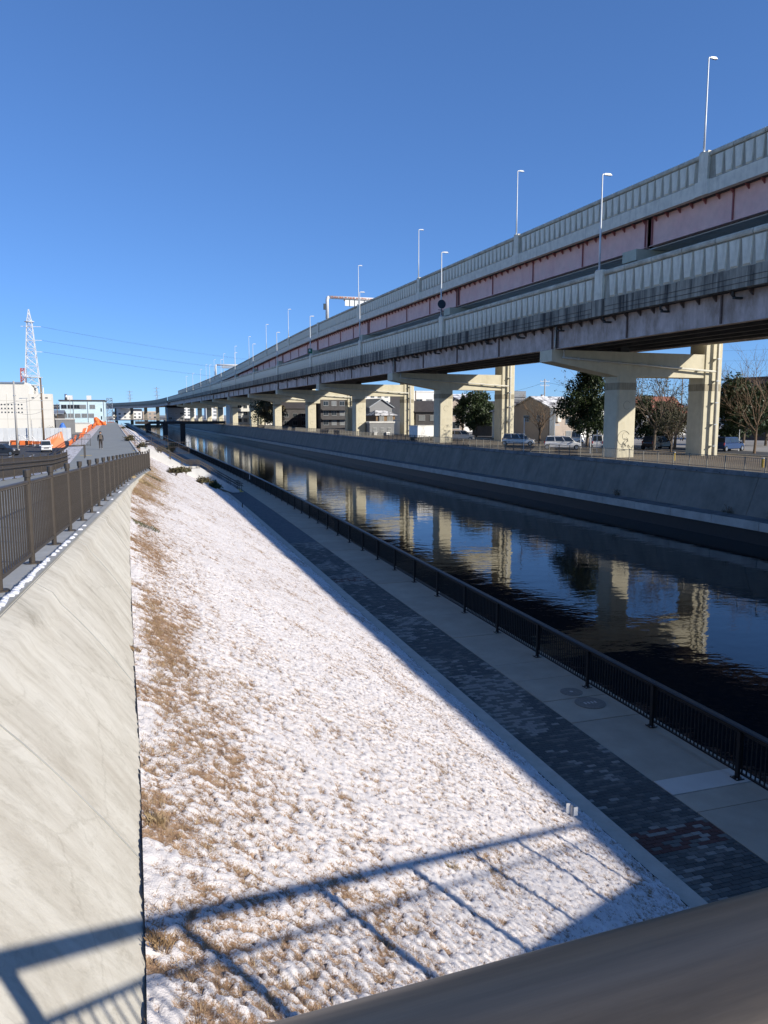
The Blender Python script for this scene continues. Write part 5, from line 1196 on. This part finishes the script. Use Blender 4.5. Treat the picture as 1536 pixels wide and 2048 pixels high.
def lattice(rt, cx, cy, z0, z1, w0, w1, nseg, m_, r=.12, m2=None):
    """four-legged tower with X bracing; every leg and every bracing panel its own part"""
    f = lambda z: w0+(w1-w0)*((z-z0)/(z1-z0))**.85
    C4 = [(-1,-1), (1,-1), (1,1), (-1,1)]
    zs = [z0+(z1-z0)*(1-(1-k/nseg)**1.25) for k in range(nseg+1)]
    for sx, sy in C4: MB().tube([(cx+sx*f(z)/2, cy+sy*f(z)/2, z) for z in zs], r, 5).build('leg', m_, rt)
    for i in range(nseg):
        a, c = zs[i], zs[i+1]; m = m2 if (m2 and i % 2) else m_
        for q in range(4):
            s0, s1 = C4[q], C4[(q+1) % 4]; P = lambda s, z: (cx+s[0]*f(z)/2, cy+s[1]*f(z)/2, z)
            MB().tube([P(s0, a), P(s1, c)], r*.5, 4).tube([P(s1, a), P(s0, c)], r*.5, 4).tube([P(s0, c), P(s1, c)], r*.5, 4).build('bracing', m, rt)
tw = thing('radio_tower', 'white lattice radio tower standing on the cream building', 'tower', (-27.6, 232., 12.9))
lattice(tw, 0, 0, 0, 21.5, 5.0, 1.5, 9, M['towerw'], .12)
lattice(tw, 0, 0, 21.5, 25.2, 1.5, .15, 3, M['towerw'], .10)
for z in (12.8, 16.2, 20.2):
    MB().bar((-2.6 if z > 20 else -1.4, 0, z), (3.4, 0, z), .14).build('cross_arm', M['towerw'], tw); MB().bar((0, -2, z), (0, 2, z), .12).build('cross_arm', M['towerw'], tw)
MB().disc((0, 0, 21.6), 1.5, .2, 12).build('platform', M['towerw'], tw)
for z in (2.8, 5.2): MB().disc((0, 0, z), 3.1, .12, 12).build('platform', M['towerw'], tw)
for k in range(8):
    a = k*.8; MB().tube([(3.0*math.cos(a), 3.0*math.sin(a), .2), (3.0*math.cos(a), 3.0*math.sin(a), 2.2)], .16, 8).build('antenna', M['whitep'], tw)
MB().box(-4., 4., -3., 3., -1.5, .0).build('base_frame', M['steel'], tw); tw.scale = (.85, .85, .915)
for k, z in enumerate((20.2, 16.2, 12.8)):
    for j in (0, 1):
        wire('%s of the %s pair of power lines leaving the radio tower' % (['front line', 'rear line'][j], ['top', 'middle', 'lowest'][k]), (-24.7+j*.3, 232-1+2*j, 12.9+z*.915), (140, 380+6*j, 12.9+z-1.-k*.6), 4., .014, 20)
rt = thing('red_white_mast', 'distant red and white lattice mast behind the cream building', 'tower', (*dep(49, 800, 420)[:2], 3.)); lattice(rt, 0, 0, 0, (829-738)*420/FPX+4.5, 3.4, 2.0, 9, M['towerr'], .25, M['whitep'])
for px, top, lab in ((261, 782, 'far pylon above the curved expressway, left one'), (315, 775, 'far pylon above the curved expressway, right one')):
    D = 1500.; p = dep(px, 829, D); rt = thing('pylon', lab.replace(', left one', ' nearer the construction frame').replace(', right one', ' nearer the sign gantry'), 'pylon', (p[0], p[1], 2.), 0, 'far pylons'); H_ = (829-top)*D/FPX+5.5
    lattice(rt, 0, 0, 0, H_, 8., 1.2, 7, M['steel'], .35)
    for z in (.72, .84, .96): MB().bar((-6, 0, H_*z), (6, 0, H_*z), .7).build('cross_arm', M['steel'], rt)
# pale blue factory block
pb = thing('pale_blue_building', 'pale blue three-storey factory block with rows of windows', 'building', (-19.1, 292., GZ_L), 0.)
MB().box(-7.4, 7.4, 0, 14, -.3, 10.7).build('wall', M['pale'], pb); MB().box(-7.7, 7.7, -.3, 14.3, 10.702, 11.15).build('roof', M['roofd'], pb)
for z, row in ((8.1, (-6.0, -3.9, -1.8, .1, 3.4)), (5.0, (-6.0, -3.9, -1.6, .6, 2.9)), (1.2, (.6, 2.9))):
    for i, x in enumerate(row):
        window(pb, x, 0, z, 1.75 if not (z == 8.1 and i == 3) else 2.3, 1.3, 'y', M['curtain'] if (z == 5. or i > 2) else None)
for z in (7.0, 4.2): MB().box(6.1, 6.5, -.05, -.003, z, z+1.2).build('window', M['glass'], pb)
for x in (-2.9, 1.9, 7.2): MB().tube([(x, -.12, 0), (x, -.12, 10.6)], .08, 6).build('downpipe', M['frame'], pb)
for x0, x1, h_ in ((-5.9, -3.4, 1.6), (1.4, 2.9, 1.6)): MB().box(x0, x1, 3, 6, 11.15, 11.15+h_).build('roof_unit', M['whitep'], pb)
MB().tube([(-5.4, 2.5, 11.15), (-5.4, 2.5, 13.2)], .45, 10).build('roof_tank', M['steel'], pb, True)
house('cream low annex in front of the pale blue block', (-20.2, 280., GZ_L), 7.6, 6, 2.9, M['cream'], M['planter'], 'flat', 0, 0., name='annex')
house('grey tangled shed between the cream building and the pale blue block', (-24.9, 262, GZ_L), 3.6, 8, 6.2, M['darkw'], M['roofg'], 'gable_x', 1., 0, R(1, 3, 3, 1.4, 1.2), name='shed')
house('flat grey canopy roof beside the pale blue block', (-22.2, 258, GZ_L), 5.2, 5, 4.4, M['grey'], M['planter'], 'flat', 0, 0., name='shed')
rt = thing('steel_frame', 'thin steel construction frame beyond the end of the path', 'frame', (*dep(220, 829, 330)[:2], 2.)); lattice(rt, 0, 0, 0, 12.5, 2.4, 2.2, 8, M['steel'], .1)
MB().box(-1.6, 1.6, -1.2, 1.2, 0, 2.4).build('base', M['rust'], rt)
# carports, hedge, tarp, hoarding
for px, w_, lab in ((45, 8.5, 'open carport with dark roof edge behind the white hoarding'), (8, 4.5, 'second carport with dark roof at the edge of the view')):
    p = dep(px, 829, 205); rt = thing('carport', lab, 'carport', (p[0], p[1], GZ_L)); MB().box(-w_/2, w_/2, 0, 5, 3.6, 3.85).build('roof', M['roofd'], rt); MB().box(-w_/2+.3, w_/2-.3, 4.6, 4.8, 0, 3.6).build('back_wall', M['creamd'], rt)
    for x in (-w_/2+.2, 0, w_/2-.2): MB().tube([(x, .2, 0), (x, .2, 3.6)], .08, 6).build('post', M['steel'], rt)
p = dep(91, 829, 200); clump('hedge', 'clipped dull green hedge behind the white hoarding', (p[0], p[1], GZ_L+.8), (2.6, 1., 1.7), 3200, M['leaf2'], 61, .16, 'hedge')
p = dep(124, 829, 192); rt = thing('tarp_pile', 'bright blue tarpaulin heap beside the hoarding', 'tarpaulin', (p[0], p[1], GZ_L)); mb = MB(); nn = 10; rg = random.Random(5); vs = []
for i in range(nn+1):
    for j in range(nn+1):
        a, c = i/nn*2-1, j/nn*2-1; vs.append((a*1.0, c*1., 3.9*max(0, 1-.55*(abs(a)**2+abs(c)**2))**.8+rg.uniform(-.15, .15)))
mb.add(vs, [(i*(nn+1)+j, (i+1)*(nn+1)+j, (i+1)*(nn+1)+j+1, i*(nn+1)+j+1) for i in range(nn) for j in range(nn)]); mb.add([(-1.05, -1.05, -.05), (1.05, -1.05, -.05), (1.05, 1.05, -.05), (-1.05, 1.05, -.05), (-.9, -.9, .9), (.9, -.9, .9), (.9, .9, .9), (-.9, .9, .9)], [(0,1,5,4), (1,2,6,5), (2,3,7,6), (3,0,4,7), (4,5,6,7)]); mb.build('sheet', M['tarp'], rt)
hd = thing('site_hoarding', 'white corrugated site hoarding across the parking lot', 'hoarding', (0, 188., GZ_L)); x0, x1 = -36., -15.3
def corr(w_):
    mb = MB(); k = 4; P = []
    for i in range(k*2+1): P.append((i*w_/(k*2), 0 if i % 2 else -.05))
    return mb.prism([(x, y, 0) for x, y in P]+[(w_, .03, 0), (0, .03, 0)], [(x, y, 2.95) for x, y in P]+[(w_, .03, 2.95), (0, .03, 2.95)])
cme = corr(.84).mesh('panel', M['panelw']); x = x0
while x < x1: place('panel', cme, hd, (x, 0, .05)); x += .88
for z in (.6, 2.4): MB().tube([(x0, .2, z), (x1, .2, z)], .05, 6).build('rail', M['steel'], hd)
# poles on the left
def simple_pole(label, px, top, D, m_, r=.16, arm=False, z=GZ_L):
    h = (829-top)*D/FPX+CAMH-z; rt = thing('pole', label, 'pole', gpt(px, D, z), 0, 'poles of the parking lot'); MB().tube([(0,0,-.3), (0,0,h)], [r, r*.65], 10).build('shaft', m_, rt, True)
    if arm: MB().bar((-1.2, 0, h-.1), (.2, 0, h-.1), .1).build('arm', M['steel'], rt); MB().box(-1.5, -.9, -.15, .15, h-.22, h-.06).build('lamp_head', M['steel'], rt)
    for k in range(3): MB().tube([(0, 0, h*(.55+.12*k)), (0, 0, h*(.55+.12*k)+.12)], r*1.05, 10).build('clamp', M['steel'], rt)
    return Vector(gpt(px, D, z+h))
a1 = simple_pole('thick pale concrete pole beside the dark parked car', 31, 763, 124, M['poleg'], .20)
a2 = simple_pole('brown wooden pole right behind the white van', 85, 757, 140, M['polew'], .20)
a3 = simple_pole('slim lamp pole with a short arm in front of the cream building', 55, 796, 170, M['poleg'], .11, True)
for px, top, D, lab in ((62, 839, 150, 'short grey site post by the orange barricades'), (82, 839, 185, 'short thin post in front of the hoarding'), (98, 820, 210, 'thin pole near the corner of the cream building'), (141, 795, 240, 'thin pole in front of the pale blue block'), (101, 819, 214, 'dark thin pole at the corner of the cream building')): simple_pole(lab, px, top, D, M['poleg'], .09)
upole('small utility pole with arms between the two buildings', gpt(115, 240, GZ_L), 9.5, M['polew'], (.4, 1.2), True, r=.12)
wire('wire from the concrete pole to the wooden pole', a1-Vector((0,0,3.2)), a2-Vector((0,0,2.6)), .8, .018)
wire('long wire from the concrete pole out past the cream building', a1-Vector((0,0,3.4)), a1+Vector((-22, 4, -5)), .8, .02)
wire('wire sloping from the concrete pole towards the hoarding', a1-Vector((0,0,5.)), a2-Vector((0,0,6.)), .5, .018)
# vehicles in the parking lot
vehicle('small white van parked facing the ramp behind the brown fence', (*onz(93, 904, GZ_L)[:2], GZ_L), .12, 3.4, 1.62, 1.88, KV, M['carw'], 'small_van', group='vehicles in the parking lot', dark_low=True)
vehicle('dark car at the left edge of the parking lot', (*onz(6, 911, GZ_L)[:2], GZ_L), 1.2, 4.4, 1.8, 1.72, SV, M['card'], 'parked_car', group='vehicles in the parking lot', wr=.36)
vehicle('dark car parked before the pale blue block', gpt(170, 280, GZ_L), 1.4, 4.4, 1.8, 1.72, SV, M['card'], 'parked_car', group='vehicles in the parking lot')
vehicle('second dark car parked before the pale blue block, by the orange netting', gpt(186, 282, GZ_L), 1.4, 4.4, 1.8, 1.72, MV, M['cars'], 'parked_car', group='vehicles in the parking lot')
# parking lines
for k, x in enumerate((-12.5, -15.2, -17.9)):
    tag(MB().box(-.07, .07, -2.4, 2.4, 0, .005).build('parking_line', M['whitep'], None, loc=(x, 122, GZ_L+.004)), 'white painted bay line on the parking lot asphalt, %s' % ['nearest the ramp fence', 'between the van and the concrete pole', 'beside the dark car'][k], 'marking', 'parking bay lines')
# barricades
def barricade_parts(rt, L_=2.0):
    for x in (-L_/2, L_/2):
        MB().tube([(x, -.35, 0), (x, 0, 1.05)], .035, 6).tube([(x, .35, 0), (x, 0, 1.05)], .035, 6).build('leg', M['whitep'], rt)
    MB().bar((-L_/2, 0, 1.05), (L_/2, 0, 1.05), .05).build('top_bar', M['whitep'], rt)
    bd_ = MB().box(-L_/2, L_/2, -.20, -.16, .35, .75).build('board', M['orange'], rt)
    n = 6
    for k in range(n):
        x = -L_/2+.1+k*(L_-.2)/n; MB().prism([(x, -.206, .36), (x+.13, -.206, .36), (x+.29, -.206, .74), (x+.16, -.206, .74)], [(x, -.202, .36), (x+.13, -.202, .36), (x+.29, -.202, .74), (x+.16, -.202, .74)]).build('stripe', M['stripeb'], bd_)
bp0 = None
for k, px in enumerate((26, 42, 57, 72, 86)):
    D = 148; lab = 'orange and black striped barricade, %s' % ['beside the dark car', 'right of the concrete pole', 'middle one of the row by the hoarding', 'next to the van side of the row', 'touching the white van'][k]
    if bp0 is None: bp0 = rt = thing('barricade', lab, 'barricade', (0,0,0), 0, 'striped barricades'); barricade_parts(rt)
    else: rt = copy_tree(bp0); rt['label'] = lab
    rt.location = gpt(px, D-k*2, GZ_L); rt.rotation_euler[2] = -.15; rt.scale = (.85, 1, 1.35)
for k in range(2):
    p = dep(32+k*18, 829, 143-k); rt = thing('pipe_guard', ['white pipe guard rail behind the concrete pole', 'white pipe guard rail between concrete pole and van'][k], 'guard rail', (p[0], p[1], GZ_L))
    MB().tube([(-1.6, 0, 0), (-1.1, 0, 2.1), (.9, 0, 2.1), (1.9, 0, .7)], .07, 6).build('frame', M['whitep'], rt); MB().bar((-1.3, 0, 1.3), (1.4, 0, 1.3), .08).build('bar', M['whitep'], rt)
    MB().box(-1.2, 1.2, .05, .1, .3, 1.1).build('board', M['orange'], rt)
# stack of orange barricade boards, leaning
rt = thing('barricade_stack', 'leaning orange slatted barricade stack behind the white van', 'barricade', (*dep(112, 829, 138)[:2], GZ_L), .35)
MB().prism([(-1.5, -.4, 0), (1.3, -.4, 0), (1.3, .6, 0), (-1.5, .6, 0)], [(-1.9, .2, 1.5), (.9, .2, 2.9), (.9, 1., 2.9), (-1.9, 1., 1.5)]).build('board', M['orange'], rt)
for k in range(9):
    f = k/9; x = -1.8+2.5*f; z = 1.5+1.4*f; MB().bar((x+.15, .0, z-1.0), (x+.0, .16, z+.05), .12, .08).build('slat', M['cream'], rt)
# orange barrier run along the far left edge of the path
bp1 = None
for k in range(13):
    Y = 100+k*11.5; lab = 'orange tubular barrier on the path verge, %s' % (['closest to the guard fence', 'second from the guard fence', 'third from the guard fence'][k] if k < 3 else 'one of the distant overlapping row')
    if bp1 is None:
        bp1 = rt = thing('orange_barrier', lab, 'barrier', (0,0,0), 0, 'orange barriers along the path')
        for z in (.3, .75, 1.15): MB().bar((0, -4.8, z), (0, 4.8, z), .12).build('bar', M['orange'], rt)
        for y in (-4.6, -1.6, 1.6, 4.6): MB().bar((-.3, y, 0), (.15, y, 1.25), .1).build('leg', M['orange'], rt)
    else: rt = copy_tree(bp1); rt['label'] = lab
    rt.location = (leftX(Y)-1.2+random.uniform(-.3, .3)-.4*(1-k/13), Y, 3.2+.8*min(1, k/5)); rt.rotation_euler[2] = .034+random.uniform(-.05, .05)
rt = thing('orange_net', 'tall bright orange net screen at the far left edge of the path', 'screen', (leftX(262)-.4, 262, 3.6), .2)
mb = MB(); nn = 8; vs = []
for i in range(nn+1):
    for j in range(nn+1): vs.append((-1.9+3.6*i/nn, .35*math.sin(i*1.3+j*.5), 3.1*j/nn*(.75+.25*math.sin(i*.6+.8))))
mb.add(vs, [(i*(nn+1)+j, (i+1)*(nn+1)+j, (i+1)*(nn+1)+j+1, i*(nn+1)+j+1) for i in range(nn) for j in range(nn)]); o = mb.build('net', M['orange'], rt); sm = o.modifiers.new('thick', 'SOLIDIFY'); sm.thickness = .04
for x in (-1.9, 1.7): MB().tube([(x, .1, -.5), (x, .1, 3.1)], .06, 6).build('post', M['steel'], rt)

# ---- the walking person
P0 = onz(202, 899, 4.1)
pr = thing('person', 'person in dark clothes with a backpack walking away along the path', 'person', (P0[0], P0[1], 4.1), .05)
joints_ = [((0,0,.92), .15), ((0,0,1.12), .145), ((0,.0,1.32), .165), ((0,-.01,1.44), .09), ((0,0,1.52), .055), ((0,.01,1.60), .085), ((0,.01,1.70), .075),
 ((.09,0,.86), .105), ((.10,.12,.50), .075), ((.10,.06,.09), .055), ((.10,.20,.05), .045), ((-.09,0,.86), .105), ((-.10,-.02,.48), .075), ((-.10,-.22,.12), .055), ((-.10,-.10,.04), .045),
 ((.19,0,1.38), .075), ((.235,-.04,1.12), .055), ((.23,.10,.92), .042), ((.22,.15,.84), .04), ((-.19,0,1.38), .075), ((-.235,.02,1.12), .055), ((-.24,-.10,.90), .042), ((-.24,-.13,.82), .04)]
edges_ = [(0,1), (1,2), (2,3), (3,4), (4,5), (5,6), (0,7), (7,8), (8,9), (9,10), (0,11), (11,12), (12,13), (13,14), (2,15), (15,16), (16,17), (17,18), (2,19), (19,20), (20,21), (21,22)]
me = bpy.data.meshes.new('body'); me.from_pydata([j for j, _ in joints_], edges_, [])
bo = bpy.data.objects.new('body', me); COL.objects.link(bo); bo.parent = pr
sk = bo.modifiers.new('skin', 'SKIN'); sk.use_smooth_shade = True
for i, (_, r) in enumerate(joints_): me.skin_vertices[0].data[i].radius = (r, r*.8 if i < 4 else r)
me.skin_vertices[0].data[0].use_root = True
bo.modifiers.new('sub', 'SUBSURF').render_levels = 2
pm_ = bpy.data.materials.new('person_clothes'); pm_.use_nodes = True; t = pm_.node_tree; L = t.links.new
tc = t.nodes.new('ShaderNodeTexCoord'); sx = t.nodes.new('ShaderNodeSeparateXYZ'); L(tc.outputs['Object'], sx.inputs[0])
rp = t.nodes.new('ShaderNodeValToRGB'); rp.color_ramp.interpolation = 'CONSTANT'; e = rp.color_ramp.elements
mr = t.nodes.new('ShaderNodeMapRange'); mr.inputs[2].default_value = 1.8; L(sx.outputs['Z'], mr.inputs[0]); L(mr.outputs[0], rp.inputs[0])
e[0].position = 0; e[0].color = (.5, .48, .45, 1); e[1].position = .06; e[1].color = (.05, .04, .036, 1)
for ps_, c_ in ((.50, (.024, .024, .028)), (.845, (.42, .26, .19))):
    q = e.new(ps_); q.color = (*c_, 1)
L(rp.outputs[0], t.nodes['Principled BSDF'].inputs['Base Color']); t.nodes['Principled BSDF'].inputs['Roughness'].default_value = .85; me.materials.append(pm_)
bk = MB().prism([(-.17,-.30,.98), (.17,-.30,.98), (.17,-.12,.98), (-.17,-.12,.98)], [(-.14,-.25,1.46), (.14,-.25,1.46), (.14,-.12,1.46), (-.14,-.12,1.46)]).build('backpack', M['pack'], pr)
bk.modifiers.new('bevel', 'BEVEL').width = .05
MB().tube([(0,-.02,1.66), (0,.0,1.70), (0,.0,1.775)], [.112, .115, .06], 14).build('cap', M['cloth_d'], pr, True)
for s in (-1, 1): MB().tube([(s*.095, .01, 1.60), (s*.105, .01, 1.64)], .022, 6).build('ear', M['skin'], pr)
